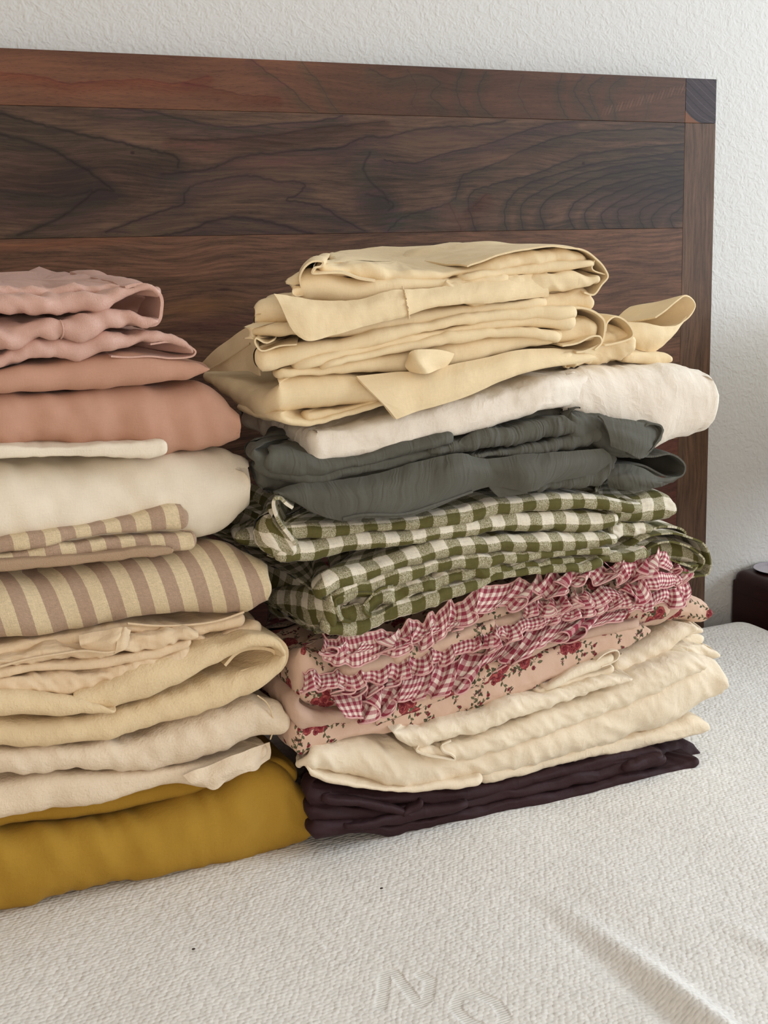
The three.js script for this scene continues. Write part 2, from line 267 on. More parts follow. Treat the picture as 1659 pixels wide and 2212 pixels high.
{
  const hb = thing('headboard', 'dark walnut panel headboard standing against the cream wall', 'headboard');
  const XL = -1.62, YA = 0.797, YB = 0.733, YC = 0.5813, YD = 0.27, ST = -0.0565, vx0 = -1.05;
  const board = (name, x0, x1, y0, y1, map, tx0 = x0, tx1 = x1, rough) => {
    const g = new RoundedBoxGeometry(x1 - x0 - 0.0002, y1 - y0 - 0.0002, 0.036, 2, 0.0006); g.translate((x0 + x1) / 2, (y0 + y1) / 2, -0.018);
    const p = g.attributes.position, uv = g.attributes.uv; for (let i = 0; i < p.count; i++) uv.setXY(i, (p.getX(i) - tx0) / (tx1 - tx0), (p.getY(i) - y0) / (y1 - y0));
    return part(name, g, wood(map, rough), hb);
  };
  const rail = walnut(vx0, ST, YB, YA, [100, 67, 50], { seed: 3, zone: 0.18, fine: 0.05, lines: L0, ink: '48,26,26', grad: (x, y) => { const q = smooth(-0.75, -0.5, x); return [lerp(1.02, 0.78, q), lerp(0.01, -0.01, q)]; },
    draw: (g, W, H, sx) => { for (let k = 0; k < 26; k++) { const x = (1.05 - 0.2 + 0.006 * k) * sx, y = H * (0.8 - 0.024 * k); g.fillStyle = `rgba(150,108,88,${0.10 + 0.08 * (k % 3)})`; g.beginPath(); g.ellipse(x, y, 3, 17, 0.45, 0, 7); g.fill(); } } });
  board('top_rail', XL, ST, YB, YA, rail, vx0, ST).userData.label = 'reddish walnut top rail';
  const panel = walnut(vx0, ST, YC, YB, [80, 60, 48], { seed: 8, zone: 0.26, fine: 0.15, mid: 0.15, lines: L1, ink: '30,20,19', knots: [[286, 330, 5, 4, 0.9], [1260, 353, 5, 4, 0.8], [350, 412, 2, 2, 0.2]], spots: [[120, 400, 230, 90, '30,18,18'], [350, 360, 90, 26, '30,19,17'], [600, 350, 160, 22, '120,82,62'], [520, 400, 170, 24, '110,76,58'], [1390, 440, 150, 90, '44,33,34'], [960, 300, 220, 30, '112,80,62'], [1100, 340, 240, 20, '112,82,66'], [980, 470, 60, 60, '120,84,70'], [820, 440, 60, 60, '30,19,17']] });
  board('centre_panel', XL, ST, YC, YB, panel, vx0, ST).userData.label = 'dark figured walnut panel with flowing grain';
  const low = walnut(vx0, ST, YD, YC, [95, 67, 51], { seed: 14, zone: 0.2, fine: 0.15, mid: 0.16, knots: [[485, 625, 16, 4, 0.5]], spots: [[440, 662, 130, 22, '150,98,62'], [100, 528, 300, 14, '150,92,56'], [480, 700, 180, 20, '60,34,30']] });
  board('lower_panel', XL, ST, YD, YC, low, vx0, ST).userData.label = 'reddish brown straight grained walnut board';
  const low2 = walnut(vx0, ST, -0.4, YD, [86, 52, 42], { seed: 19, zone: 0.2, fine: 0.1, mid: 0.1, w: 1024 });
  board('bottom_panel', XL, ST, -0.4, YD, low2, vx0, ST);
  const stile = walnut(ST, 0, -0.62, YB, [88, 66, 51], { seed: 23, vertical: true, zone: 0.1, fine: 0.12, mid: 0.14, w: 256 });
  board('stile', ST, 0, -0.62, YB, stile).userData.label = 'upright walnut end post';
  const endg = walnut(ST, 0, YB, YA, [58, 48, 50], { seed: 29, zone: 0.06, fine: 0.02, mid: 0.03, w: 256, draw: (g, W, H) => {
    g.fillStyle = 'rgb(112,72,48)'; g.beginPath(); g.moveTo(0, H * 0.72); g.quadraticCurveTo(W * 0.18, H * 0.9, W * 0.5, H); g.lineTo(0, H); g.fill();
    for (let k = 0; k < 9; k++) { const o = k * 0.15; g.strokeStyle = k % 2 ? 'rgba(96,84,88,0.5)' : 'rgba(30,24,28,0.6)'; g.lineWidth = k % 2 ? 5 : 7; g.beginPath(); g.moveTo(0, H * (0.66 - o)); g.quadraticCurveTo(W * (0.3 + o), H * (0.98 - o * 0.5), W * (0.75 + o), H * 1.0 - H * o * 0.2); g.stroke(); } } });
  board('corner_block', ST, 0, YB, YA, endg).userData.label = 'dark end grain corner block';
  board('leg', ST, 0.0, -0.62, -0.6, stile);
  settle(hb);
}

// ------------------------------------------------------------------ bed: box base and a mattress in a knitted protector
const ridgeA = GP(1085, 1890), ridgeB = GP(1560, 2250), ridgeD = ridgeB.clone().sub(ridgeA), ridgeL = ridgeD.length(); ridgeD.normalize();
const ridge2A = GP(1530, 1960), ridge2B = GP(1700, 2080);
const TILE = 0.8, MX = { x0: -1.62, x1: 0.068, z0: 0.012, z1: 2.05, r: 0.055 };
const knit = (() => {
  const S = 2048, h = new Float32Array(S * S), n1 = tileNoise(101, 60), n2 = tileNoise(102, 60), n3 = tileNoise(103, 300), n4 = tileNoise(104, 140), n5 = tileNoise(105, 14);
  const PU = 150, PV = 190, rj = rng(77), jx = [], jy = [], jh = []; for (let k = 0; k < PU * PV; k++) { jx.push((rj() - 0.5) * 0.42); jy.push((rj() - 0.5) * 0.42); jh.push(0.6 + 0.4 * rj()); }
  // letters knitted flat into the pebbled ground, traced on the bed's surface
  const glyph = [[[822, 2165], [832, 2098], [850, 2092]], [[850, 2092], [905, 2162]], [[905, 2162], [922, 2152], [930, 2112], [908, 2098]], [[985, 2160], [995, 2145], [1030, 2142], [1072, 2163], [1092, 2192], [1080, 2212], [1050, 2216], [1010, 2200], [985, 2175], [985, 2160]]].map((l) => l.map(([x, y]) => { const p = GP(x, y); return [p.x, p.z]; }));
  const mask = new Float32Array(S * S), put = (x, z, rad) => {
    const cx = ((x / TILE) % 1 + 1) % 1 * S, cz = ((z / TILE) % 1 + 1) % 1 * S, R = rad / TILE * S;
    for (let j = -Math.ceil(R * 1.6); j <= R * 1.6; j++) for (let i = -Math.ceil(R * 1.6); i <= R * 1.6; i++) { const d = Math.hypot(i, j) / R, k = (((cz + j) | 0) + S) % S * S + (((cx + i) | 0) + S) % S; mask[k] = Math.max(mask[k], 1 - smooth(0.7, 1.5, d)); }
  };
  for (const l of glyph) for (let k = 0; k + 1 < l.length; k++) for (let t = 0; t <= 1; t += 0.06) put(lerp(l[k][0], l[k + 1][0], t), lerp(l[k][1], l[k + 1][1], t), 0.0042);
  let o = 0;
  return dataTex(S, S, (u, v) => {
    // knitted pebbles: staggered rows of little mounds, each a bit off its place
    const X = (u + 0.0012 * n1(u, v)) * PU, Y = (v + 0.0012 * n2(u, v)) * PV, ci = Math.floor(X), cj = Math.floor(Y); let cell = 0;
    for (let q = -1; q <= 1; q++) for (let w = -1; w <= 1; w++) { const i = ci + w, j = cj + q, k = (((j % PV) + PV) % PV) * PU + ((i % PU) + PU) % PU, dx = X - i - 0.5 - 0.5 * (j & 1) + 0.5 - jx[k], dy = Y - j - 0.5 - jy[k]; cell = Math.max(cell, jh[k] * (1 - 1.1 * dx * dx - 1.5 * dy * dy - 0.5 * dx * dy)); }
    const m = mask[o++];
    const g = 0.2 + 0.45 * cell + 0.1 * n4(u, v) + 0.06 * n3(u, v);
    return lerp(g, 0.16 + 0.1 * Math.sin(v * 2048 * 0.9) + 0.03 * n3(u, v), m) + 0.05 * n5(u, v);
  });
})();
{
  const bed = thing('bed', 'bed with a white knitted mattress protector below the stacks', 'bed');
  const toneT = dataTex(512, 512, (() => { const a = tileNoise(111, 120), b = tileNoise(112, 30); return (u, v) => { const k = 0.955 + 0.03 * a(u, v) + 0.015 * b(u, v); return [k, k * 0.997, k * 0.99]; }; })(), true);
  const m = new THREE.MeshPhysicalMaterial({ color: new THREE.Color(0.87, 0.845, 0.80), roughness: 0.95, specularIntensity: 0.2, sheen: 0.3, sheenColor: new THREE.Color(1, 1, 1), sheenRoughness: 0.6, map: rep(toneT, 0.3), bumpMap: rep(knit, TILE), bumpScale: 0.0022 });
  // extended sheet coordinates: past the edge the surface rolls over and goes down
  const axis = (lo, hi, f0, f1, fine, coarse) => { const a = []; let s = lo; while (s < hi) { a.push(s); s += s > f0 && s < f1 ? fine : coarse; } a.push(hi); return a; };
  const drop = 0.26, r = MX.r, arc = r * Math.PI / 2, ext = arc - r + drop;
  const xs = axis(MX.x0 - ext, MX.x1 + ext, -1.3, MX.x1 + 0.1, 0.006, 0.03), zs = axis(MX.z0 - ext, MX.z1 + ext, MX.z0 - 0.04, 1.0, 0.006, 0.03);
  const roll = (s, lo, hi) => {
    if (s > hi - r) { const t = s - (hi - r); if (t < arc) return [hi - r + r * Math.sin(t / r), -r + r * Math.cos(t / r)]; return [hi, -r - (t - arc)]; }
    if (s < lo + r) { const t = lo + r - s; if (t < arc) return [lo + r - r * Math.sin(t / r), -r + r * Math.cos(t / r)]; return [lo, -r - (t - arc)]; }
    return [s, 0];
  };
  const pos = [], uv = [], idx = [];
  for (const sz of zs) for (const sx of xs) {
    const [x, y1] = roll(sx, MX.x0, MX.x1), [z, y2] = roll(sz, MX.z0, MX.z1); let y = Math.max(-drop, y1 + y2);
    if (y > -0.03) {
      const px = x - ridgeA.x, pz = z - ridgeA.z, s = px * ridgeD.x + pz * ridgeD.z, d = px * -ridgeD.z + pz * ridgeD.x;   // d: signed distance from the long wrinkle
      const w = smooth(0, 0.3, s) , lean = d + 0.004 * Math.sin(s * 14);
      y += w * (0.0115 * Math.exp(-Math.pow((lean + 0.012) / 0.0125, 2)) - 0.004 * Math.exp(-Math.pow((lean - 0.012) / 0.01, 2)));
      const qx = x - ridge2A.x, qz = z - ridge2A.z, dd = qx * -ridgeD.z + qz * ridgeD.x, ss = qx * ridgeD.x + qz * ridgeD.z; y += smooth(0, 0.1, ss) * 0.004 * Math.exp(-Math.pow(dd / 0.012, 2));
      y += 0.002 * N3(x * 5, z * 5, 2.2) - 0.002;
    }
    pos.push(x, y, z); uv.push(sx, sz);
  }
  const nx = xs.length; for (let j = 0; j + 1 < zs.length; j++) for (let i = 0; i + 1 < nx; i++) { const a = j * nx + i; idx.push(a, a + nx, a + 1, a + 1, a + nx, a + nx + 1); }
  const g = new THREE.BufferGeometry(); g.setAttribute('position', new THREE.Float32BufferAttribute(pos, 3)); g.setAttribute('uv', new THREE.Float32BufferAttribute(uv, 2)); g.setIndex(idx); g.computeVertexNormals();
  part('mattress', g, m, bed).userData.label = 'white knitted mattress protector with a raised wrinkle';
  part('bed_base', box(MX.x0 + 0.01, MX.x1 - 0.02, -0.5, -0.25, MX.z0 + 0.005, MX.z1 - 0.01, 0.02), whitePaint, bed);
  for (const x of [MX.x0 + 0.1, MX.x1 - 0.12]) for (const z of [MX.z0 + 0.1, MX.z1 - 0.12]) part('leg', new THREE.CylinderGeometry(0.03, 0.025, 0.12, 20).translate(x, -0.56, z), whitePaint, bed);
  settle(bed);
}

// ------------------------------------------------------------------ nightstand and the lamp on it, mostly past the frame
{
  const ns = thing('nightstand', 'dark red wooden nightstand with rounded edges behind the bed', 'nightstand');
  const dark = walnut(0, 0.4, 0, 0.4, [46, 16, 13], { seed: 37, zone: 0.12, fine: 0.06, w: 512 });
  const nm = new THREE.MeshPhysicalMaterial({ color: 0xffffff, map: rep(dark, 0.4), roughness: 0.42, specularIntensity: 0.5 });
  const c = FP(1589, 1232, RM.z0 + 0.012), X0 = c.x, Y1 = c.y, Z0 = RM.z0 + 0.004, Z1 = 0.36, X1 = X0 + 0.48;
  part('tabletop', metricUV(box(X0, X1, Y1 - 0.045, Y1, Z0, Z1, 0.014)), nm, ns);
  part('body', metricUV(box(X0 + 0.0005, X1 - 0.0005, Y1 - 0.36, Y1 - 0.016, Z0 + 0.0005, Z1 - 0.004, 0.003)), nm, ns);
  const dr = part('drawer', metricUV(box(X0 + 0.02, X1 - 0.02, Y1 - 0.2, Y1 - 0.065, Z1 - 0.004, Z1 + 0.012, 0.004)), nm, ns);
  part('knob', new THREE.SphereGeometry(0.014, 20, 14).translate((X0 + X1) / 2, Y1 - 0.13, Z1 + 0.022), new THREE.MeshStandardMaterial({ color: 0x6b5a40, metalness: 1, roughness: 0.3 }), dr);
  for (const x of [X0 + 0.03, X1 - 0.03]) for (const z of [Z0 + 0.03, Z1 - 0.03]) part('leg', new THREE.CylinderGeometry(0.02, 0.014, Y1 - 0.36 + 0.62, 16).translate(x, (Y1 - 0.36 - 0.62) / 2, z), nm, ns);
  settle(ns);
  const dish = thing('trinket_dish', 'small silvery dish on the nightstand at the edge of the photo', 'dish');
  const steel = new THREE.MeshStandardMaterial({ color: new THREE.Color(0.62, 0.58, 0.66), metalness: 1, roughness: 0.18 });
  const e = GP(1641, 1239, Y1), dp = [[0, 0.001], [0.03, 0.001], [0.036, 0.004], [0.0372, 0.004], [0.031, 0], [0, 0]].map(([p, q]) => new THREE.Vector2(p, q));
  part('bowl', new THREE.LatheGeometry(dp, 48).translate(e.x + 0.036, Y1, e.z), steel, dish); settle(dish);
  const lp = thing('table_lamp', 'unlit table lamp with a linen shade on the nightstand, past the frame', 'lamp');
  const lx = X0 + 0.17, lz = 0.16, prof = [[0, 0], [0.07, 0], [0.072, 0.004], [0.068, 0.009], [0.04, 0.013], [0.012, 0.018], [0.008, 0.03], [0, 0.03]].map(([p, q]) => new THREE.Vector2(p, q));
  part('base', new THREE.LatheGeometry(prof, 64).translate(lx, Y1, lz), steel, lp);
  part('pole', new THREE.CylinderGeometry(0.007, 0.007, 0.3, 20).translate(lx, Y1 + 0.17, lz), steel, lp);
  const sh = [[0.17, 0], [0.13, 0.25], [0.1285, 0.25], [0.1685, 0]].map(([p, q]) => new THREE.Vector2(p, q + Y1 + 0.17));
  part('shade', new THREE.LatheGeometry(sh, 64).translate(lx, 0, lz), new THREE.MeshPhysicalMaterial({ color: 0xe8dcc4, roughness: 0.95, side: THREE.DoubleSide }), lp);
  settle(lp);
}

// ------------------------------------------------------------------ cloth shapes
// chord-length Catmull-Rom through points of any dimension; returns f(s) with s = 0..n-1 (one unit a knot)
function spline(P, closed = false) {
  const n = P.length, d = P[0].length, at = (i) => closed ? P[((i % n) + n) % n] : P[clamp(i, 0, n - 1)];
  const dist = (a, b) => Math.max(1e-5, Math.pow(Math.hypot(...a.map((x, k) => x - b[k])), 0.5));
  return (s) => {
    let i = Math.floor(s); if (!closed) i = clamp(i, 0, n - 2); const f = s - i;
    const p1 = at(i), p2 = at(i + 1); let p0 = at(i - 1), p3 = at(i + 2);
    if (!closed && i === 0) p0 = p1.map((x, k) => 2 * x - p2[k]); if (!closed && i === n - 2) p3 = p2.map((x, k) => 2 * x - p1[k]);
    const a = dist(p0, p1), b = dist(p1, p2), c = dist(p2, p3), out = [];
    for (let k = 0; k < d; k++) {
      const m1 = b * ((p1[k] - p0[k]) / a - (p2[k] - p0[k]) / (a + b) + (p2[k] - p1[k]) / b), m2 = b * ((p2[k] - p1[k]) / b - (p3[k] - p1[k]) / (b + c) + (p3[k] - p2[k]) / c);
      const f2 = f * f, f3 = f2 * f; out.push((2 * f3 - 3 * f2 + 1) * p1[k] + (f3 - 2 * f2 + f) * m1 + (-2 * f3 + 3 * f2) * p2[k] + (f3 - f2) * m2);
    }
    return out;
  };
}
// wrinkles: list of [amplitude m, frequency along u, frequency along v, sharp, shear]
const WR = {
  smooth: [[0.0022, 9, 14], [0.0008, 26, 20]],
  soft: [[0.003, 8, 12], [0.0013, 22, 26], [0.0005, 60, 50]],
  wavy: [[0.0032, 14, 9], [0.002, 34, 20, 0, 0.6], [0.0007, 80, 50]],
  percale: [[0.0022, 8, 14], [0.0012, 16, 44, 1, 0.4], [0.0005, 60, 60, 1]],
  drape: [[0.002, 6, 12], [0.0022, 7, 42, 1, 0.35], [0.0009, 14, 90, 1, 0.3]],
  gather: [[0.0026, 10, 14], [0.0016, 90, 14], [0.001, 170, 24]],
  crumple: [[0.0035, 14, 20], [0.0026, 36, 40, 1, 0.7], [0.001, 90, 90, 1]],
};
function wrinkle(list, u, v, seed) {
  let h = 0; for (const [a, fu, fv, sharp, sh] of list) { const n = N3((u + (sh ?? 0) * v) * fu, v * fv, seed + fu); h += a * (sharp ? 1.6 * (0.45 - Math.abs(n)) : n); } return h;
}
function meshGrid(nu, nv, pos, uv, closedU) {
  const idx = []; for (let i = 0; i < nu - 1; i++) for (let j = 0; j < nv - 1; j++) { const a = i * nv + j, b = a + nv; idx.push(a, b, a + 1, a + 1, b, b + 1); }
  const g = new THREE.BufferGeometry(); g.setAttribute('position', new THREE.Float32BufferAttribute(pos, 3)); g.setAttribute('uv', new THREE.Float32BufferAttribute(uv, 2)); g.setIndex(idx); g.computeVertexNormals(); return g;
}
let SEED = 1;
// a folded layer: a closed cushion with a rounded rim. F: rim stations along the front [px, top, bottom, dz], L: along the left side [px, top, bottom]
function slab(parent, name, mat, zf, F, o = {}) {
  const seed = (SEED += 7.31), sq = o.sq ?? 2.3, wr = typeof o.wr === 'object' ? o.wr : WR[o.wr ?? 'soft'], deep = o.deep ?? 0.3, bk = o.b ?? 0.55;
  const st = [];   // [x, z, yt, yb]
  const fs = F.map(([px, t, b, dz = 0]) => {
    const z = zf + dz, mid = FP(px, (t + b) / 2, z), th = Math.abs(FP(px, t, z).y - FP(px, b, z).y), bb = Math.min(o.bmax ?? 0.022, bk * th);
    let yt = FP(px, t, z - bb * 0.8).y, yb = FP(px, b, z - bb * 0.3).y; if (yt - yb < 0.0016) { const m = (yt + yb) / 2; yt = m + 0.0008; yb = m - 0.0008; }
    return [mid.x, z, yt, yb];
  });
  const xl = o.xl ?? fs[0][0] - 0.006, zb = Math.max(o.zmin ?? 0.03, zf - deep);
  const ls = (o.L ?? []).map(([px, t, b, dx = 0]) => {
    const x = xl + dx, mid = LP(px, (t + b) / 2, x), th = Math.abs(LP(px, t, x).y - LP(px, b, x).y), bb = Math.min(o.bmax ?? 0.022, bk * th);
    let yt = LP(px, t, x + bb * 0.8).y, yb = LP(px, b, x + bb * 0.3).y; if (yt - yb < 0.0016) yt = yb + 0.0016; return [x, mid.z, yt, yb];
  });
  const l0 = ls[0] ?? fs[0], e1 = fs[fs.length - 1], e2 = fs[fs.length - 2], eh = o.keep ? [e1[2], e1[3]] : [(e1[2] + e2[2]) / 2, (e1[3] + e2[3]) / 2];
  if (!ls.length) st.push([xl + 0.012, fs[0][1] - 0.03, fs[0][2], fs[0][3]]); st.push(...ls, ...fs); const vis0 = 0, vis1 = st.length - 1;
  const xe = e1[0], zend = o.zend ?? zb, ry = o.rback ?? 0;
  st.push([xe + 0.004, e1[1] - 0.03, lerp(e1[2], eh[0], 0.5), lerp(e1[3], eh[1], 0.5)]);
  st.push([xe + (o.xback ?? -0.004), (e1[1] + zend) / 2 - 0.01, eh[0] + ry * 0.5, eh[1] + ry * 0.5]);
  st.push([xe + (o.xback ?? -0.01) * 1.4, zend + 0.02, eh[0] + ry, eh[1] + ry]);
  st.push([lerp(xe, xl, 0.1), zend, eh[0] + ry, eh[1] + ry]);
  const zl = ls.length ? Math.min(ls[0][1] - 0.02, zb) : zb;
  const xk = l0[0] + (o.skew ?? 0.5) * (l0[1] - zl);   // the back left corner lies further in
  st.push([Math.min(xk + 0.03, lerp(xe, xl, 0.3)), zl, l0[2], l0[3]]);
  if (!ls.length || ls[0][1] - zl > 0.05) st.push([Math.min(l0[0] + (o.skew ?? 0.5) * (l0[1] - zl - 0.03), lerp(xe, xl, 0.35)), zl + 0.03, l0[2], l0[3]]);
  st.push([l0[0] + (o.skew ?? 0.5) * 0.05 + 0.004, l0[1] - 0.05, l0[2], l0[3]]);
  // sample the rim: finely where it shows, coarsely behind
  const f = spline(st, true), K = [], n = st.length, step = o.step ?? 0.0034;
  for (let i = 0; i < n; i++) { const a = st[i], b = st[(i + 1) % n], len = Math.hypot(a[0] - b[0], a[1] - b[1]), m = Math.max(3, Math.ceil(len / (i >= vis0 && i <= vis1 ? step : 0.02))); for (let k = 0; k < m; k++) K.push(f(i + k / m)); }
  const nu = K.length + 1, acc = [0]; for (let i = 1; i < nu; i++) { const a = K[i - 1], b = K[i % K.length]; acc.push(acc[i - 1] + Math.hypot(a[0] - b[0], a[1] - b[1])); }
  const xs = K.map((k) => k[0]), zs = K.map((k) => k[1]), zc = (Math.min(...zs) + Math.max(...zs)) / 2, hw = (Math.max(...zs) - Math.min(...zs)) / 2, xa = Math.min(...xs) + hw * 1.15, xb = Math.max(...xs) - hw * 0.6;
  const inner = [1, 0.66, 0.38, 0.17, 0.06], NA = o.na ?? 19, prof = [];
  for (const t of inner) prof.push(['i', -1, t]); for (let k = 0; k < NA; k++) prof.push(['n', -Math.PI / 2 + Math.PI * k / (NA - 1)]); for (const t of [...inner].reverse()) prof.push(['i', 1, t]);
  const nv = prof.length, pos = [], uv = [], off = o.uo ?? [seed * 0.013, seed * 0.029], sh = o.shear ?? 0, nrm = [];
  // inside, the layer keeps the height its front edge has at the same x, smoothed
  const inside = (x, c) => { let s = 0, w = 0; for (let i = 0; i < fs.length; i++) { const l = fs[Math.max(0, i - 1)][0], r = fs[Math.min(fs.length - 1, i + 1)][0], q = Math.exp(-Math.pow((fs[i][0] - x) / 0.05, 2)) * Math.max(0.004, r - l) + 1e-9; s += q * fs[i][c]; w += q; } return s / w; };
  for (let i = 0; i < nu; i++) {
    const k = K[i % K.length], p = K[(i - 1 + K.length) % K.length], q = K[(i + 1) % K.length]; let nx = -(q[1] - p[1]), nz = q[0] - p[0]; const l = Math.hypot(nx, nz) || 1; nx /= -l; nz /= -l;
    // rim runs left -> front -> right -> back, so the outward normal is to its left
    nx = -nx; nz = -nz;
    const [x, z, yt, yb] = k, th = yt - yb, b = Math.min(o.bmax ?? 0.022, bk * th), ym = (yt + yb) / 2, u = acc[i];
    const mx = xa < xb ? clamp(x, xa, xb) : (xa + xb) / 2; const inT = inside(mx, 2), inB = inside(mx, 3); let pv = null, v = 0; const row = [];
    for (const c of prof) {
      let X, Y, Z, w = 1;
      if (c[0] === 'n') { const cs = Math.pow(Math.max(0, Math.cos(c[1])), 2 / sq), sn = Math.sign(c[1]) * Math.pow(Math.abs(Math.sin(c[1])), 2 / sq); X = x - nx * b * (1 - cs); Z = z - nz * b * (1 - cs); Y = ym + th / 2 * sn; }
      else { X = lerp(x - nx * b, mx, c[2]); Z = lerp(z - nz * b, zc, c[2]); Y = lerp(c[1] > 0 ? yt : yb, c[1] > 0 ? inT : inB, smooth(0, 1, c[2])); w = 1 - c[2]; }
      if (pv) v += Math.hypot(X - pv[0], Y - pv[1], Z - pv[2]); pv = [X, Y, Z]; row.push([X, Y, Z, v, w, c]);
    }
    const v0 = row[(nv - 1) / 2][3];
    const lift = (o.edge ?? 0.0012) * N3(u * 18, seed, 3.3) + (o.edge ?? 0.0012) * 0.6 * N3(u * 55, seed, 8.3);
    for (const [X, Y, Z, vv, w, c] of row) {
      const vl = vv - v0, a = c[0] === 'n' ? c[1] : c[1] * Math.PI / 2, h = wrinkle(wr, u, vl, seed) * w * Math.min(1, th / 0.014), ca = Math.cos(a), sa = Math.sin(a);
      pos.push(X + nx * ca * h, Y + sa * h + lift * w, Z + nz * ca * h); uv.push(u + sh * vl + off[0], vl + off[1]);
    }
  }
  return part(name, meshGrid(nu, nv, pos, uv), mat, parent);
}
// a thin sheet through rows of points (each row a list of Vector3), closed into a shell of thickness t
function sheet(parent, name, mat, rows, o = {}) {
  const seed = (SEED += 5.17), wr = o.wr ? (typeof o.wr === 'object' ? o.wr : WR[o.wr]) : null, t = o.t ?? 0.0011, sh = o.shear ?? 0;
  const R = rows.map((r) => spline(r.map((p) => [p.x, p.y, p.z]))), nr = rows.length, nc = Math.max(...rows.map((r) => r.length));
  const len = rows[0].reduce((s, p, i, a) => i ? s + p.distanceTo(a[i - 1]) : 0, 0), wid = rows.reduce((s, r, i, a) => i ? s + r[r.length >> 1].distanceTo(a[i - 1][a[i - 1].length >> 1]) : 0, 0);
  const nu = clamp(Math.ceil(len / (o.step ?? 0.003)), 8, 220) + 1, nv = clamp(Math.ceil(wid / (o.step ?? 0.003)), 3, 80) + 1, G = [];
  for (let i = 0; i < nu; i++) {
    const s = i / (nu - 1), col = spline(rows.map((r, k) => R[k](s * (r.length - 1))));
    for (let j = 0; j < nv; j++) { const p = col(j / (nv - 1) * (nr - 1)); G.push(V(p[0], p[1], p[2])); }
  }
  const base = new THREE.BufferGeometry().setFromPoints(G), idx = []; for (let i = 0; i < nu - 1; i++) for (let j = 0; j < nv - 1; j++) { const a = i * nv + j, b = a + nv; idx.push(a, b, a + 1, a + 1, b, b + 1); }
  base.setIndex(idx); base.computeVertexNormals(); const nb = base.attributes.normal, uvs = [];
  const off = o.uo ?? [seed * 0.017, seed * 0.023];
  for (let i = 0, us = 0; i < nu; i++) {
    if (i) us += G[i * nv + (nv >> 1)].distanceTo(G[(i - 1) * nv + (nv >> 1)]); let vs = 0;
    for (let j = 0; j < nv; j++) { const k = i * nv + j; if (j) vs += G[k].distanceTo(G[k - 1]); uvs.push([us + sh * vs + off[0], vs + off[1]]); }
  }
  if (wr) for (let k = 0; k < G.length; k++) { const h = wrinkle(wr, uvs[k][0], uvs[k][1], seed); G[k].add(V(nb.getX(k) * h, nb.getY(k) * h, nb.getZ(k) * h)); }
  const b2 = new THREE.BufferGeometry().setFromPoints(G); b2.setIndex(idx); b2.computeVertexNormals(); const n2 = b2.attributes.normal, pos = [], uv = [], tri = [], M = G.length;
  for (const sgn of [0.5, -0.5]) for (let k = 0; k < M; k++) { pos.push(G[k].x + n2.getX(k) * t * sgn, G[k].y + n2.getY(k) * t * sgn, G[k].z + n2.getZ(k) * t * sgn); uv.push(...uvs[k]); }
  for (let q = 0; q < idx.length; q += 3) { tri.push(idx[q], idx[q + 1], idx[q + 2]); tri.push(idx[q] + M, idx[q + 2] + M, idx[q + 1] + M); }
  // rim with its own vertices
  const ring = []; for (let i = 0; i < nu; i++) ring.push(i * nv); for (let j = 1; j < nv; j++) ring.push((nu - 1) * nv + j); for (let i = nu - 2; i >= 0; i--) ring.push(i * nv + nv - 1); for (let j = nv - 2; j > 0; j--) ring.push(j);
  const rb = pos.length / 3; for (const k of ring) for (const q of [k, k + M]) { pos.push(pos[q * 3], pos[q * 3 + 1], pos[q * 3 + 2]); uv.push(...uvs[k]); }
  for (let i = 0; i < ring.length; i++) { const a = rb + i * 2, b = rb + ((i + 1) % ring.length) * 2; tri.push(a, a + 1, b, b, a + 1, b + 1); }
  const g = new THREE.BufferGeometry(); g.setAttribute('position', new THREE.Float32BufferAttribute(pos, 3)); g.setAttribute('uv', new THREE.Float32BufferAttribute(uv, 2)); g.setIndex(tri); g.computeVertexNormals();
  const me = part(name, g, mat, parent);
  for (const [s0, t0, s1, t1] of o.stitch ?? []) {   // a raised stitch line lying on the sheet
    const q = []; for (let k = 0; k <= 24; k++) { const i = Math.round(lerp(s0, s1, k / 24) * (nu - 1)), j = Math.round(lerp(t0, t1, k / 24) * (nv - 1)), n = i * nv + j, sg = n2.getZ(n) > 0 ? 1 : -1; q.push(G[n].clone().add(V(n2.getX(n), n2.getY(n), n2.getZ(n)).multiplyScalar(sg * t * 0.5))); }
    cord(me, 'stitch_line', mat, q, o.sr ?? 0.0006);
  }
  return me;
}
// flap: rows of [px, py, z]
const flap = (parent, name, mat, rows, o) => sheet(parent, name, mat, rows.map((r) => r.map(([x, y, z]) => FP(x, y, z))), o);
// loop: a fold seen end-on; the traced edge [px, py] at depth zf runs back into the pile by `deep`, drifting by dx, dy
function loop(parent, name, mat, zf, pts, o = {}) {
  const deep = o.deep ?? 0.16, front = pts.map(([x, y, dz = 0]) => FP(x, y, zf + dz)), c = front.reduce((s, p) => s.add(p), V(0, 0, 0)).divideScalar(front.length);
  const rows = [0, 0.04, 0.3, 0.65, 1].map((k) => front.map((p) => V(lerp(p.x, c.x, k * (o.shrink ?? 0.15)) + (o.dx ?? (zf > 0.4335 && pts[0][0] < 1000 ? 0.5 * deep : 0)) * k, lerp(p.y, c.y, k * (o.shrink ?? 0.15)) + (o.dy ?? 0) * k, p.z - deep * k)));
  return sheet(parent, name, mat, rows, { t: 0.0014, wr: 'smooth', ...o });
}
// a cord along points (hems, rolled edges, seams)
function cord(parent, name, mat, pts, r = 0.001, seg) {
  const cv = new THREE.CatmullRomCurve3(pts, false, 'centripetal'), g = new THREE.TubeGeometry(cv, seg ?? pts.length * 4, r, 6, false), L = cv.getLength(), q = g.attributes.uv; for (let i = 0; i < q.count; i++) q.setXY(i, q.getX(i) * L, q.getY(i) * r * 6.28); return part(name, g, mat, parent);
}
const seam = (parent, name, mat, list, z, r) => cord(parent, name, mat, list.map(([x, y, dz = 0]) => FP(x, y, z + dz)), r);
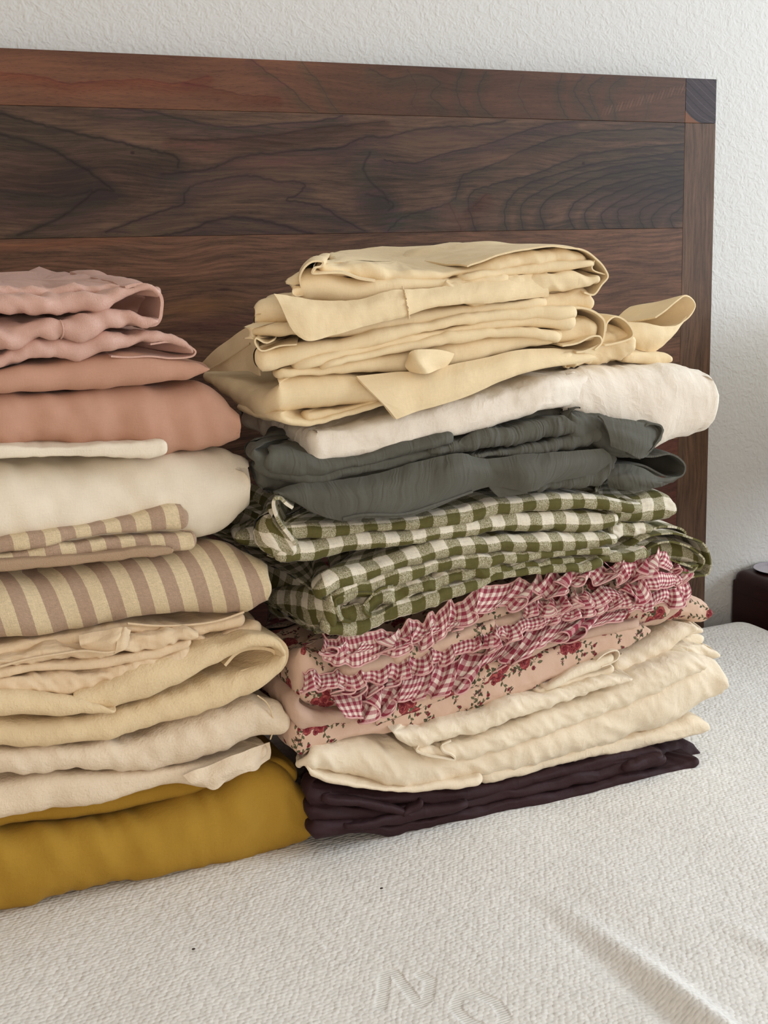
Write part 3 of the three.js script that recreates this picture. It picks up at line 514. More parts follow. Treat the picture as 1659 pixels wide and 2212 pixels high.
// ruffle: a gathered strip between an upper and a lower line, its free edge waving
function ruffle(parent, mat, hemMat, zf, up, lo, o = {}) {
  const seed = (SEED += 9.7), n = 1 + Math.ceil((o.n ?? 1) * 230), amp = o.amp ?? 0.006, wl = o.wl ?? 0.021, A = spline(up.map(([x, y, dz = 0]) => { const p = FP(x, y, zf + dz - (o.in ?? 0.012)); return [p.x, p.y, p.z]; })), B = spline(lo.map(([x, y, dz = 0]) => { const p = FP(x, y, zf + dz); return [p.x, p.y, p.z]; }));
  const nv = 11, pos = [], uv = [], hem = [], hem2 = []; let u = 0, pb = null;
  for (let i = 0; i < n; i++) {
    const s = i / (n - 1), a = A(s * (up.length - 1)), b = B(s * (lo.length - 1)); if (pb) u += Math.hypot(b[0] - pb[0], b[1] - pb[1]); pb = b;
    const ph = u / wl * Math.PI * 2 + 4.5 * N3(u * 13, seed, 0) + 1.2 * N3(u * 40, seed, 3), am = amp * clamp(0.85 + 1.0 * N3(u * 15, seed, 5), 0.15, 1.7), w1 = (Math.sin(ph) + 0.35 * Math.sin(2.3 * ph + seed)) * am, w2 = Math.cos(ph + 0.8 * N3(u * 30, seed, 9)) * am;
    for (let j = 0; j < nv; j++) {
      const t = j / (nv - 1), g = Math.pow(t, 1.3), top = (o.topWave ?? 0.3) * (1 - t);
      const x = lerp(a[0], b[0], t) + Math.sin(2 * ph + 1) * am * 0.8 * g + w2 * 0.4 * g, y = lerp(a[1], b[1], t) + w1 * (0.75 * g + top) , z = lerp(a[2], b[2], t) + Math.sin(t * Math.PI) * (o.belly ?? 0.004) + w2 * (g * 1.0 + 0.35 * (1 - t));
      pos.push(x, y, z); uv.push(u * 1.7 + seed, t * (o.h ?? 0.03) + seed * 0.7); if (j === nv - 1) hem.push(V(x, y, z)); if (j === 0) hem2.push(V(x, y, z));
    }
  }
  const g = meshGrid(n, nv, pos, uv), m = part('ruffle', g, mat, parent);
  const h = cord(m, 'hem', hemMat, hem, 0.00095, n); if (o.both) cord(m, 'hem', hemMat, hem2, 0.0009, n);
  return m;
}

// ------------------------------------------------------------------ the linens
const ZL = 0.425, ZR = 0.44;
const M = {
  mustard: cloth([172, 133, 50], { bump: 'flannel', bs: 0.0012, tile: 0.3, rough: 0.92, sheen: 0.3 }),
  oat: cloth([230, 205, 164], { bump: 'flannel', bs: 0.002, tile: 0.26, sheen: 0.35 }),
  oatPale: cloth([233, 213, 186], { bump: 'flannel', bs: 0.0022, tile: 0.26, sheen: 0.35 }),
  straw: cloth([232, 206, 171], { bump: 'percale', bs: 0.0024, tile: 0.2 }),
  stripe: cloth([255, 255, 255], { map: rep(stripeT, 0.135), bump: 'linen', bs: 0.0014, tile: 0.2 }),
  tan: cloth([178, 150, 122], { bump: 'linen', bs: 0.0016, tile: 0.16 }),
  ivory: cloth([241, 228, 206], { bump: 'soft', bs: 0.0022, tile: 0.34, rough: 0.75 }),
  rose: cloth([199, 153, 129], { bump: 'soft', bs: 0.002, tile: 0.3, rough: 0.7, sheen: 0.35 }),
  satin: cloth([214, 172, 156], { bump: 'soft', bs: 0.0045, tile: 0.2, rough: 0.4, spec: 0.7, sheen: 0.4 }),
  butter: cloth([243, 219, 177], { bump: 'percale', bs: 0.0016, tile: 0.3, rough: 0.8 }),
  white: cloth([243, 231, 214], { bump: 'percale', bs: 0.0028, tile: 0.26, rough: 0.8 }),
  charcoal: cloth([95, 93, 84], { bump: 'gauze', bs: 0.0011, tile: 0.2, sheen: 0.15 }),
  charcoalG: cloth([95, 93, 84], { bump: 'gauze', bs: 0.0028, tile: 0.2, sheen: 0.15 }),
  olive: cloth([255, 255, 255], { map: rep(oliveT, 0.15), bump: 'percale', bs: 0.0018, tile: 0.22 }),
  floral: cloth([255, 255, 255], { map: rep(floralT, 0.2), bump: 'percale', bs: 0.0016, tile: 0.24 }),
  pink: cloth([207, 175, 154], { bump: 'percale', bs: 0.0016, tile: 0.24 }),
  red: cloth([255, 255, 255], { map: rep(redT, 0.1), bump: 'percale', bs: 0.0014, tile: 0.16 }),
  redHem: cloth([222, 172, 166], { bump: 'linen', bs: 0.0006 }),
  cream: cloth([243, 226, 199], { bump: 'percale', bs: 0.0026, tile: 0.2, rough: 0.75 }),
  plum: cloth([54, 33, 36], { bump: 'percale', bs: 0.0018, tile: 0.24, rough: 0.65, sheen: 0.12 }),
};
const SETS = [];
const linen = (name, label, category) => { const t = thing(name, label, category); SETS.push(t); return t; };

// ---- left pile, bottom to top
{
  const t = linen('folded_bed_sheet', 'mustard yellow sheet folded into a thick roll at the bottom of the left stack', 'sheet');
  slab(t, 'fold', M.mustard, ZL, [[-260, 1850, 2040], [-120, 1815, 2008], [0, 1786, 1981], [60, 1780, 1978], [130, 1772, 1953], [260, 1752, 1924], [400, 1718, 1896], [480, 1690, 1880], [560, 1640, 1860], [620, 1640, 1842], [660, 1680, 1822], [684, 1735, 1803]], { wr: [[0.005, 7, 9], [0.003, 22, 10, 0, 0.4], [0.0008, 50, 40]], sq: 2.6, bmax: 0.034, b: 0.5, deep: 0.36, edge: 0.002 });
  slab(t, 'fold', M.mustard, ZL - 0.022, [[-260, 1780, 1850], [0, 1730, 1790], [200, 1708, 1765], [400, 1672, 1725], [520, 1640, 1690], [600, 1635, 1680], [640, 1650, 1690]], { wr: 'smooth', deep: 0.33 });
}
{
  const t = linen('folded_bed_sheet', 'thick oatmeal flannel sheet with a looped end, lying on the mustard sheet', 'sheet');
  slab(t, 'fold', M.oatPale, ZL - 0.004, [[-260, 1720, 1815], [0, 1670, 1766], [108, 1664, 1755], [260, 1662, 1726], [391, 1650, 1692], [450, 1640, 1700], [503, 1625, 1680], [548, 1612, 1665], [577, 1608, 1636]], { wr: 'soft', sq: 2.6 });
  flap(t, 'flap', M.oatPale, [[[395, 1675, ZL + 0.004], [470, 1645, ZL + 0.003], [530, 1622, ZL], [582, 1603, ZL - 0.012]], [[410, 1690, ZL + 0.009], [475, 1676, ZL + 0.011], [530, 1650, ZL + 0.006], [582, 1622, ZL - 0.01]], [[430, 1694, ZL + 0.005], [462, 1707, ZL + 0.008], [500, 1680, ZL + 0.006], [530, 1666, ZL + 0.005], [556, 1662, ZL], [577, 1636, ZL - 0.01]]], { wr: 'wavy', t: 0.0018 });
  slab(t, 'fold', M.oatPale, ZL + 0.002, [[-260, 1650, 1710], [0, 1614, 1676], [195, 1604, 1668], [286, 1585, 1670], [391, 1558, 1655], [470, 1530, 1630], [547, 1503, 1603], [600, 1510, 1592], [624, 1535, 1575]], { wr: 'wavy', sq: 2.2 });
  seam(t, 'stitch_line', M.oat, [[556, 1502, -0.004], [576, 1518, -0.001], [588, 1545, 0.0015], [590, 1575, -0.001], [584, 1597, -0.006]], ZL, 0.0007);
  slab(t, 'fold', M.oat, ZL + 0.006, [[-260, 1570, 1650], [0, 1548, 1614], [120, 1548, 1610], [236, 1537, 1594], [359, 1492, 1562], [464, 1456, 1533], [520, 1448, 1510], [565, 1432, 1488], [596, 1412, 1462], [615, 1398, 1432]], { wr: 'soft', sq: 2.2, edge: 0.002 });
  slab(t, 'fold', M.oat, ZL + 0.01, [[150, 1496, 1545], [211, 1470, 1543], [295, 1436, 1517], [401, 1403, 1476], [447, 1384, 1452], [490, 1377, 1425], [527, 1371, 1403], [570, 1370, 1396], [600, 1380, 1402], [617, 1398, 1418]], { wr: 'soft', sq: 2.2 });
  slab(t, 'fold', M.oat, ZL + 0.016, [[-260, 1500, 1570], [-60, 1490, 1555], [0, 1489, 1549], [80, 1490, 1549], [150, 1500, 1548], [224, 1524, 1541], [248, 1533, 1538]], { wr: 'soft', sq: 2.2, deep: 0.2 });
  loop(t, 'loop', M.oat, ZL - 0.002, [[560, 1378], [600, 1384], [617, 1403], [616, 1430], [604, 1450], [575, 1470]], { t: 0.006, deep: 0.2, shrink: 0.03 });
  loop(t, 'loop', M.oat, ZL - 0.002, [[488, 1440], [512, 1416], [538, 1405], [570, 1402], [592, 1408], [596, 1422], [583, 1434], [556, 1442], [520, 1452]], { t: 0.003, deep: 0.18, shrink: 0.05 });
}
{
  const t = linen('folded_pillowcases', 'straw coloured crinkled pillowcases with thin layered edges, under the striped roll', 'pillowcases');
  slab(t, 'fold', M.straw, ZL - 0.01, [[-260, 1430, 1462], [0, 1392, 1424], [120, 1371, 1402], [274, 1347, 1368], [340, 1350, 1370], [420, 1348, 1374], [470, 1340, 1366], [527, 1322, 1350]], { wr: 'percale', keep: true });
  slab(t, 'fold', M.straw, ZL - 0.014, [[250, 1362, 1398], [420, 1362, 1386], [455, 1376, 1392], [500, 1360, 1388], [558, 1341, 1372]], { wr: 'percale', keep: true });
  slab(t, 'fold', M.straw, ZL + 0.002, [[-260, 1445, 1475], [0, 1418, 1446], [60, 1412, 1438], [110, 1392, 1430], [180, 1394, 1424], [240, 1388, 1418], [300, 1374, 1410], [360, 1360, 1398], [400, 1356, 1386], [425, 1362, 1380]], { wr: 'crumple' });
  slab(t, 'fold', M.straw, ZL + 0.003, [[-260, 1470, 1500], [0, 1444, 1468], [100, 1430, 1452], [200, 1420, 1448], [300, 1408, 1432], [380, 1384, 1408], [410, 1378, 1396]], { wr: 'percale' });
  slab(t, 'fold', M.straw, ZL + 0.001, [[-260, 1495, 1520], [0, 1464, 1492], [100, 1452, 1494], [180, 1445, 1490], [270, 1430, 1462], [400, 1396, 1425]], { wr: 'crumple' });
  flap(t, 'flap', M.straw, [[[170, 1372, ZL + 0.002], [215, 1362, ZL + 0.002], [262, 1356, ZL + 0.004], [280, 1362, ZL]], [[172, 1390, ZL + 0.007], [212, 1386, ZL + 0.01], [252, 1382, ZL + 0.014], [276, 1378, ZL + 0.004]], [[175, 1402, ZL + 0.004], [205, 1406, ZL + 0.008], [250, 1410, ZL + 0.012], [262, 1395, ZL + 0.008]]], { wr: 'percale', t: 0.0016 });
  flap(t, 'flap', M.straw, [[[255, 1362, ZL + 0.004], [272, 1354, ZL + 0.006], [280, 1362, ZL]], [[252, 1384, ZL + 0.012], [268, 1382, ZL + 0.012], [281, 1376, ZL + 0.002]], [[246, 1412, ZL + 0.01], [262, 1402, ZL + 0.012], [276, 1388, ZL + 0.004]]], { wr: 'percale', t: 0.0016 });
  seam(t, 'hem', M.straw, [[0, 1440, 0.003], [60, 1424, 0.004], [120, 1414, 0.006], [180, 1406, 0.008], [230, 1410, 0.012], [256, 1404, 0.012]], ZL, 0.0012);
  seam(t, 'hem', M.straw, [[275, 1347], [340, 1352], [420, 1349], [475, 1340], [527, 1322]], ZL - 0.008, 0.0012);
}
{
  const t = linen('folded_bed_sheet', 'beige and tan striped sheet folded into a thick roll', 'sheet');
  slab(t, 'fold', M.stripe, ZL, [[-260, 1262, 1440], [-100, 1248, 1410], [0, 1238, 1389], [76, 1232, 1381], [169, 1222, 1361], [295, 1206, 1341], [380, 1193, 1336], [464, 1172, 1334], [505, 1170, 1334], [545, 1186, 1328], [574, 1206, 1305], [586, 1240, 1290]], { wr: 'smooth', sq: 2.4, bmax: 0.032, b: 0.5, shear: 0.3, deep: 0.36 });
}
{
  const t = linen('folded_pillowcases', 'beige and tan striped pillowcases folded flat on the striped roll', 'pillowcases');
  slab(t, 'fold', M.tan, ZL + 0.012, [[-260, 1244, 1270], [0, 1212, 1236], [100, 1202, 1228], [194, 1194, 1219], [300, 1184, 1206], [368, 1180, 1196], [374, 1184, 1193]], { wr: 'smooth', keep: true, sq: 3 });
  slab(t, 'fold', M.stripe, ZL + 0.004, [[-260, 1225, 1256], [0, 1196, 1226], [84, 1181, 1214], [211, 1162, 1194], [320, 1152, 1192], [405, 1145, 1190], [422, 1147, 1186]], { wr: 'smooth', keep: true, sq: 2.6, shear: 0.2 });
  slab(t, 'fold', M.stripe, ZL + 0.008, [[-260, 1200, 1234], [0, 1160, 1197], [84, 1148, 1181], [169, 1135, 1166], [295, 1106, 1152], [385, 1084, 1146], [405, 1094, 1142]], { wr: 'smooth', keep: true, sq: 2.6, shear: 0.15 });
}
{
  const t = linen('folded_bed_sheet', 'plump ivory sateen sheet above the striped pillowcases', 'sheet');
  slab(t, 'fold', M.ivory, ZL, [[-260, 1002, 1250], [-100, 996, 1220], [0, 992, 1205], [145, 990, 1195], [253, 988, 1186], [340, 984, 1182], [400, 981, 1178], [450, 976, 1172], [506, 973, 1150], [534, 985, 1114], [550, 1004, 1080]], { wr: [[0.004, 8, 8], [0.002, 22, 14, 0, 0.5], [0.0006, 50, 40]], sq: 2.1, bmax: 0.05, b: 0.5, deep: 0.34 });
}
{
  const t = linen('folded_pillowcase', 'thin flat ivory pillowcase between the ivory sheet and the rose sheet', 'pillowcase');
  slab(t, 'fold', M.ivory, ZL + 0.006, [[-260, 972, 1002], [0, 962, 992], [145, 960, 990], [250, 955, 988], [340, 951, 985], [358, 952, 983]], { wr: 'smooth', sq: 3, keep: true });
}
{
  const t = linen('folded_bed_sheet', 'plump terracotta rose sheet, lower and thicker of the rose layers', 'sheet');
  slab(t, 'fold', M.rose, ZL - 0.004, [[-260, 864, 978], [-100, 852, 970], [0, 848, 964], [145, 846, 962], [253, 836, 974], [398, 828, 982], [450, 826, 980], [490, 850, 974], [514, 884, 962], [526, 905, 944]], { wr: [[0.004, 10, 6], [0.004, 24, 8, 0, 0.25], [0.0008, 50, 40]], sq: 2.3, bmax: 0.03, b: 0.45, deep: 0.34 });
}
{
  const t = linen('folded_bed_sheet', 'flat rose sheet with a pointed end under the crinkled rose pillowcases', 'sheet');
  slab(t, 'fold', M.rose, ZL, [[-260, 840, 870], [-100, 812, 850], [0, 798, 848], [145, 777, 846], [253, 764, 835], [300, 763, 832], [362, 773, 828], [398, 778, 825], [430, 786, 812], [452, 795, 799]], { wr: 'smooth', sq: 2.1, bmax: 0.03 });
}
{
  const t = linen('folded_pillowcases', 'rose satin pillowcases with gathered edges on top of the left stack', 'pillowcases');
  slab(t, 'fold', M.satin, ZL, [[-260, 800, 850], [0, 758, 798], [72, 740, 780], [134, 733, 775], [217, 724, 762], [280, 716, 752], [336, 711, 743], [365, 718, 742], [395, 733, 748], [418, 752, 762]], { wr: [[0.0042, 15, 9], [0.0032, 36, 18, 0, 0.7], [0.0009, 80, 50]], sq: 2.1, edge: 0.002 });
  loop(t, 'loop', M.satin, ZL - 0.002, [[325, 744], [360, 738], [390, 742], [412, 752], [422, 760], [418, 768], [398, 774], [370, 774], [335, 770], [290, 768], [240, 768]], { t: 0.0016, deep: 0.17, shrink: 0.05 });
  slab(t, 'fold', M.satin, ZL + 0.004, [[-260, 712, 800], [-100, 700, 780], [0, 692, 757], [70, 694, 745], [120, 690, 735], [135, 694, 731], [150, 689, 738], [235, 671, 715], [270, 670, 710], [310, 684, 708], [342, 692, 703]], { wr: [[0.0042, 15, 9], [0.0032, 36, 18, 0, 0.7], [0.0009, 80, 50]], sq: 2.1, edge: 0.002, deep: 0.24 });
  seam(t, 'stitch_line', M.satin, [[130, 692, -0.006], [134, 700, -0.001], [137, 712, 0.001], [136, 724, -0.001], [132, 731, -0.006]], ZL + 0.004, 0.0009);
  slab(t, 'fold', M.satin, ZL, [[-260, 640, 712], [-100, 636, 696], [0, 637, 686], [100, 637, 682], [200, 634, 674], [250, 628, 662], [290, 614, 640], [320, 613, 626], [344, 627, 640]], { wr: [[0.0042, 15, 9], [0.0032, 36, 18, 0, 0.7], [0.0009, 80, 50]], sq: 2.1, edge: 0.002 });
  slab(t, 'fold', M.satin, ZL - 0.02, [[-260, 628, 650], [0, 620, 645], [72, 618, 645], [119, 627, 648], [170, 617, 640], [240, 614, 636], [285, 612, 632]], { wr: 'crumple', sq: 2.1, edge: 0.002, deep: 0.2 });
  loop(t, 'loop', M.satin, ZL - 0.004, [[270, 618], [290, 613], [318, 613], [340, 625], [350, 645], [350, 670], [347, 690], [338, 702], [310, 708]], { t: 0.003, deep: 0.2, shrink: 0.04 });
  flap(t, 'flap', M.satin, [[[235, 655, ZL - 0.04], [290, 640, ZL - 0.05], [346, 650, ZL - 0.05]], [[235, 672, ZL - 0.05], [290, 672, ZL - 0.07], [346, 676, ZL - 0.06]], [[235, 690, ZL - 0.04], [290, 695, ZL - 0.05], [344, 696, ZL - 0.04]]], { wr: 'soft', t: 0.002 });
}

// ---- right pile, bottom to top
{
  const t = linen('folded_bed_sheet', 'dark plum cotton sheet at the bottom of the right stack', 'sheet');
  slab(t, 'fold', M.plum, ZR, [[676, 1766, 1806], [735, 1762, 1802], [790, 1770, 1797], [850, 1772, 1809], [900, 1764, 1795], [1000, 1746, 1772], [1150, 1714, 1744], [1210, 1702, 1736], [1300, 1682, 1716], [1420, 1655, 1688], [1480, 1645, 1668], [1508, 1638, 1652]], { wr: 'drape', edge: 0.0015, bmax: 0.014 });
  slab(t, 'fold', M.plum, ZR - 0.004, [[672, 1728, 1772], [760, 1732, 1775], [850, 1738, 1776], [1000, 1722, 1750], [1150, 1690, 1720], [1300, 1655, 1686], [1390, 1636, 1662], [1440, 1632, 1648]], { wr: 'drape', edge: 0.0015 });
  slab(t, 'fold', M.plum, ZR - 0.006, [[668, 1680, 1735], [760, 1698, 1738], [850, 1705, 1742], [1000, 1698, 1727], [1150, 1672, 1696], [1300, 1636, 1662], [1400, 1614, 1642], [1432, 1612, 1638]], { wr: 'drape', edge: 0.0015 });
  slab(t, 'fold', M.plum, ZR - 0.03, [[1380, 1606, 1665], [1450, 1602, 1660], [1495, 1598, 1655], [1512, 1612, 1650]], { wr: 'percale', deep: 0.22 });
  slab(t, 'fold', M.plum, ZR + 0.003, [[745, 1778, 1792], [850, 1762, 1784], [930, 1742, 1764], [1010, 1726, 1742]], { wr: 'drape', deep: 0.1 });
  slab(t, 'fold', M.plum, ZR + 0.002, [[700, 1716, 1734], [790, 1724, 1746], [860, 1742, 1764], [900, 1756, 1770]], { wr: 'drape', deep: 0.1 });
  slab(t, 'fold', M.plum, ZR + 0.004, [[872, 1752, 1768], [890, 1742, 1762], [915, 1728, 1746]], { wr: 'drape', deep: 0.06 });
  slab(t, 'fold', M.plum, ZR + 0.002, [[1350, 1652, 1666], [1400, 1634, 1654], [1432, 1626, 1640]], { wr: 'drape', deep: 0.1 });
}
{
  const t = linen('folded_bed_sheet', 'cream cotton sheet folded over several times, between the plum and floral sheets', 'sheet');
  slab(t, 'fold', M.cream, ZR - 0.012, [[1040, 1655, 1690], [1200, 1625, 1656], [1300, 1600, 1633], [1440, 1560, 1604], [1505, 1542, 1590], [1535, 1558, 1582]], { wr: 'percale', deep: 0.25 });
  slab(t, 'fold', M.cream, ZR, [[664, 1630, 1652], [690, 1610, 1660], [740, 1596, 1674], [790, 1590, 1690], [850, 1586, 1705], [950, 1600, 1707], [1060, 1585, 1684], [1200, 1545, 1650], [1313, 1508, 1622], [1421, 1450, 1582], [1504, 1412, 1545], [1550, 1415, 1518], [1578, 1450, 1497]], { L: [[640, 1628, 1650]], wr: [[0.0035, 9, 9], [0.002, 24, 22, 1, 0.6], [0.0008, 70, 50, 1]], sq: 2.1, bmax: 0.03, b: 0.5, edge: 0.002 });
  slab(t, 'fold', M.cream, ZR + 0.001, [[664, 1646, 1664], [684, 1664, 1680], [720, 1678, 1694], [780, 1690, 1704], [850, 1698, 1712], [950, 1690, 1707], [1040, 1672, 1690]], { wr: 'smooth', sq: 2, deep: 0.2 });
  slab(t, 'fold', M.cream, ZR + 0.004, [[905, 1610, 1628], [940, 1604, 1638], [985, 1598, 1643], [1033, 1586, 1634], [1100, 1562, 1614], [1194, 1526, 1586], [1313, 1482, 1547], [1421, 1428, 1504], [1500, 1412, 1462], [1528, 1426, 1448]], { wr: [[0.002, 9, 9], [0.0013, 40, 20, 0, 0.5], [0.0012, 60, 40, 1, 0.8]], sq: 2.2, deep: 0.26 });
  loop(t, 'loop', M.cream, ZR + 0.008, [[905, 1612], [900, 1622], [918, 1630], [948, 1637], [985, 1642], [975, 1630], [958, 1622], [955, 1612], [975, 1602]], { t: 0.0016, deep: 0.02, shrink: 0.1 });
  slab(t, 'fold', M.cream, ZR + 0.008, [[848, 1577, 1583], [872, 1572, 1602], [905, 1566, 1616], [945, 1557, 1608], [1033, 1538, 1588], [1100, 1509, 1562], [1179, 1491, 1537], [1280, 1468, 1502], [1335, 1459, 1480], [1366, 1463, 1468]], { wr: [[0.002, 9, 9], [0.0013, 40, 20, 0, 0.5], [0.0012, 60, 40, 1, 0.8]], sq: 2.1, deep: 0.24 });
  slab(t, 'fold', M.cream, ZR - 0.004, [[1160, 1484, 1496], [1250, 1456, 1477], [1300, 1444, 1466], [1328, 1436, 1457]], { wr: 'smooth', keep: true, deep: 0.15 });
  slab(t, 'fold', M.cream, ZR, [[1180, 1478, 1492], [1250, 1440, 1462], [1300, 1418, 1442], [1326, 1408, 1432]], { wr: 'smooth', deep: 0.15 });
  loop(t, 'loop', M.cream, ZR + 0.002, [[1290, 1428], [1305, 1414], [1322, 1405], [1336, 1404], [1341, 1414], [1336, 1426], [1322, 1434], [1300, 1440]], { t: 0.0014, deep: 0.1, shrink: 0 });
  slab(t, 'fold', M.cream, ZR - 0.02, [[1330, 1412, 1462], [1367, 1396, 1467], [1407, 1374, 1442], [1457, 1349, 1406], [1490, 1343, 1376], [1507, 1352, 1364]], { wr: [[0.0016, 9, 9], [0.0014, 50, 12, 0, 0.8]], sq: 2.1, deep: 0.16 });
  slab(t, 'fold', M.cream, ZR - 0.06, [[1430, 1400, 1436], [1490, 1388, 1430], [1530, 1396, 1424], [1556, 1412, 1420]], { wr: 'crumple', deep: 0.2 });
  slab(t, 'fold', M.cream, ZR - 0.09, [[1440, 1380, 1402], [1490, 1372, 1396], [1518, 1374, 1388]], { wr: 'crumple', deep: 0.12 });
  slab(t, 'fold', M.cream, ZR - 0.07, [[1480, 1348, 1378], [1505, 1350, 1368], [1519, 1356, 1364]], { wr: 'smooth', deep: 0.1 });
}
{
  const t = linen('folded_bed_sheet', 'dusty pink rose print sheet with red gingham ruffles', 'sheet');
  slab(t, 'fold', M.floral, ZR - 0.006, [[648, 1572, 1632], [690, 1562, 1612], [742, 1552, 1596], [845, 1526, 1580], [945, 1490, 1557], [1060, 1448, 1520], [1179, 1402, 1476], [1260, 1378, 1444], [1340, 1356, 1402], [1390, 1352, 1374], [1405, 1360, 1366]], { L: [[556, 1470, 1540], [590, 1500, 1585], [625, 1540, 1620]], wr: 'percale', sq: 3.4, b: 0.3 });
  slab(t, 'fold', M.pink, ZR - 0.008, [[640, 1500, 1575], [690, 1530, 1580], [780, 1530, 1570], [860, 1510, 1555], [960, 1478, 1512], [1060, 1430, 1470], [1180, 1380, 1408], [1300, 1350, 1372], [1380, 1335, 1354]], { L: [[556, 1410, 1480], [600, 1450, 1520]], wr: 'percale' });
  slab(t, 'fold', M.floral, ZR - 0.004, [[812, 1530, 1572], [832, 1525, 1571], [900, 1505, 1540], [980, 1470, 1502], [1100, 1415, 1448]], { wr: 'percale', deep: 0.1 });
  slab(t, 'fold', M.floral, ZR - 0.014, [[650, 1390, 1520], [720, 1400, 1530], [800, 1390, 1520], [900, 1370, 1490], [1000, 1320, 1455], [1100, 1280, 1420], [1200, 1262, 1385], [1300, 1245, 1365], [1400, 1235, 1345], [1450, 1240, 1335]], { L: [[556, 1330, 1440], [600, 1360, 1470]], wr: 'percale', sq: 3.2 });
  slab(t, 'fold', M.pink, ZR - 0.01, [[740, 1428, 1462], [860, 1402, 1440], [960, 1372, 1412], [1060, 1335, 1375], [1130, 1310, 1350]], { wr: 'percale', deep: 0.12 });
  slab(t, 'fold', M.floral, ZR - 0.008, [[850, 1408, 1440], [900, 1392, 1432], [960, 1372, 1412], [1020, 1352, 1385], [1070, 1338, 1362]], { wr: 'percale', deep: 0.1, uo: [0.03, 0.05] });
  slab(t, 'fold', M.floral, ZR - 0.03, [[1250, 1345, 1392], [1330, 1312, 1372], [1420, 1288, 1352], [1475, 1274, 1338], [1520, 1288, 1346], [1540, 1312, 1332]], { wr: 'percale', deep: 0.22 });
  slab(t, 'fold', M.pink, ZR - 0.022, [[1150, 1395, 1425], [1260, 1350, 1392], [1360, 1325, 1365], [1440, 1296, 1342], [1472, 1284, 1312]], { wr: 'percale', deep: 0.15 });
  const rf = (up, lo, o) => ruffle(t, M.red, M.redHem, ZR, up, lo, o);
  rf([[700, 1372], [760, 1372], [850, 1358], [930, 1328], [1000, 1290], [1098, 1260], [1160, 1244], [1227, 1228], [1315, 1212], [1423, 1190]], [[695, 1412], [770, 1440], [850, 1408], [930, 1388], [1000, 1342], [1060, 1324], [1122, 1300], [1196, 1276], [1290, 1246], [1350, 1256]], { amp: 0.0063, wl: 0.0351, topWave: 0.8, both: true, n: 1.2 });
  rf([[720, 1396], [780, 1392], [860, 1372], [940, 1348], [1040, 1312]], [[690, 1400], [745, 1418], [830, 1400], [910, 1378], [1000, 1352]], { amp: 0.0057, wl: 0.0257, topWave: 0.6, in: 0.006 });
  rf([[655, 1446], [702, 1452], [786, 1440], [857, 1422], [962, 1392], [1060, 1352], [1150, 1322], [1240, 1300], [1335, 1280]], [[652, 1488], [702, 1484], [790, 1478], [854, 1466], [962, 1428], [1060, 1388], [1150, 1352], [1240, 1326], [1340, 1302]], { amp: 0.0057, wl: 0.0270, topWave: 0.7, both: true, n: 1.2 });
  rf([[660, 1462], [700, 1466], [790, 1458], [870, 1440]], [[645, 1496], [690, 1490], [790, 1488], [880, 1462]], { amp: 0.0046, wl: 0.0175, topWave: 0.4, in: 0.02 });
  rf([[712, 1502], [783, 1490], [864, 1468], [905, 1455], [962, 1432], [1060, 1396], [1126, 1362], [1220, 1336], [1300, 1312], [1370, 1300]], [[712, 1548], [760, 1552], [830, 1526], [875, 1516], [935, 1500], [1000, 1478], [1066, 1444], [1160, 1400], [1240, 1366], [1340, 1338]], { amp: 0.0067, wl: 0.0324, topWave: 0.5, both: true, n: 1.3 });
  rf([[1040, 1378], [1120, 1345], [1200, 1318], [1290, 1290], [1350, 1278]], [[1040, 1412], [1120, 1372], [1200, 1345], [1290, 1318], [1360, 1306]], { amp: 0.0057, wl: 0.0230, topWave: 0.6, in: 0.004 });
  rf([[1130, 1300], [1200, 1288], [1270, 1272], [1340, 1270]], [[1130, 1330], [1200, 1318], [1280, 1300], [1350, 1296]], { amp: 0.0057, wl: 0.0216, topWave: 0.6, in: 0.008 });
  rf([[1300, 1218, -0.004], [1360, 1206, -0.006], [1424, 1192, -0.01], [1448, 1208, -0.02], [1462, 1222, -0.03]], [[1310, 1250, 0], [1360, 1250, 0], [1402, 1236, -0.004], [1440, 1232, -0.012], [1470, 1245, -0.03]], { amp: 0.0069, wl: 0.0324, topWave: 0.5, in: 0.004, n: 0.7 });
  rf([[1345, 1262], [1390, 1248], [1430, 1240], [1470, 1236, -0.02]], [[1352, 1296], [1395, 1284], [1430, 1276], [1486, 1252, -0.02]], { amp: 0.0069, wl: 0.0324, topWave: 0.6, in: 0.006, n: 0.7 });
  rf([[1340, 1300], [1400, 1284], [1450, 1268], [1484, 1254, -0.016]], [[1350, 1320], [1400, 1318], [1450, 1304], [1482, 1288, -0.016]], { amp: 0.0057, wl: 0.0351, topWave: 0.3, in: 0.008, n: 0.7 });
}
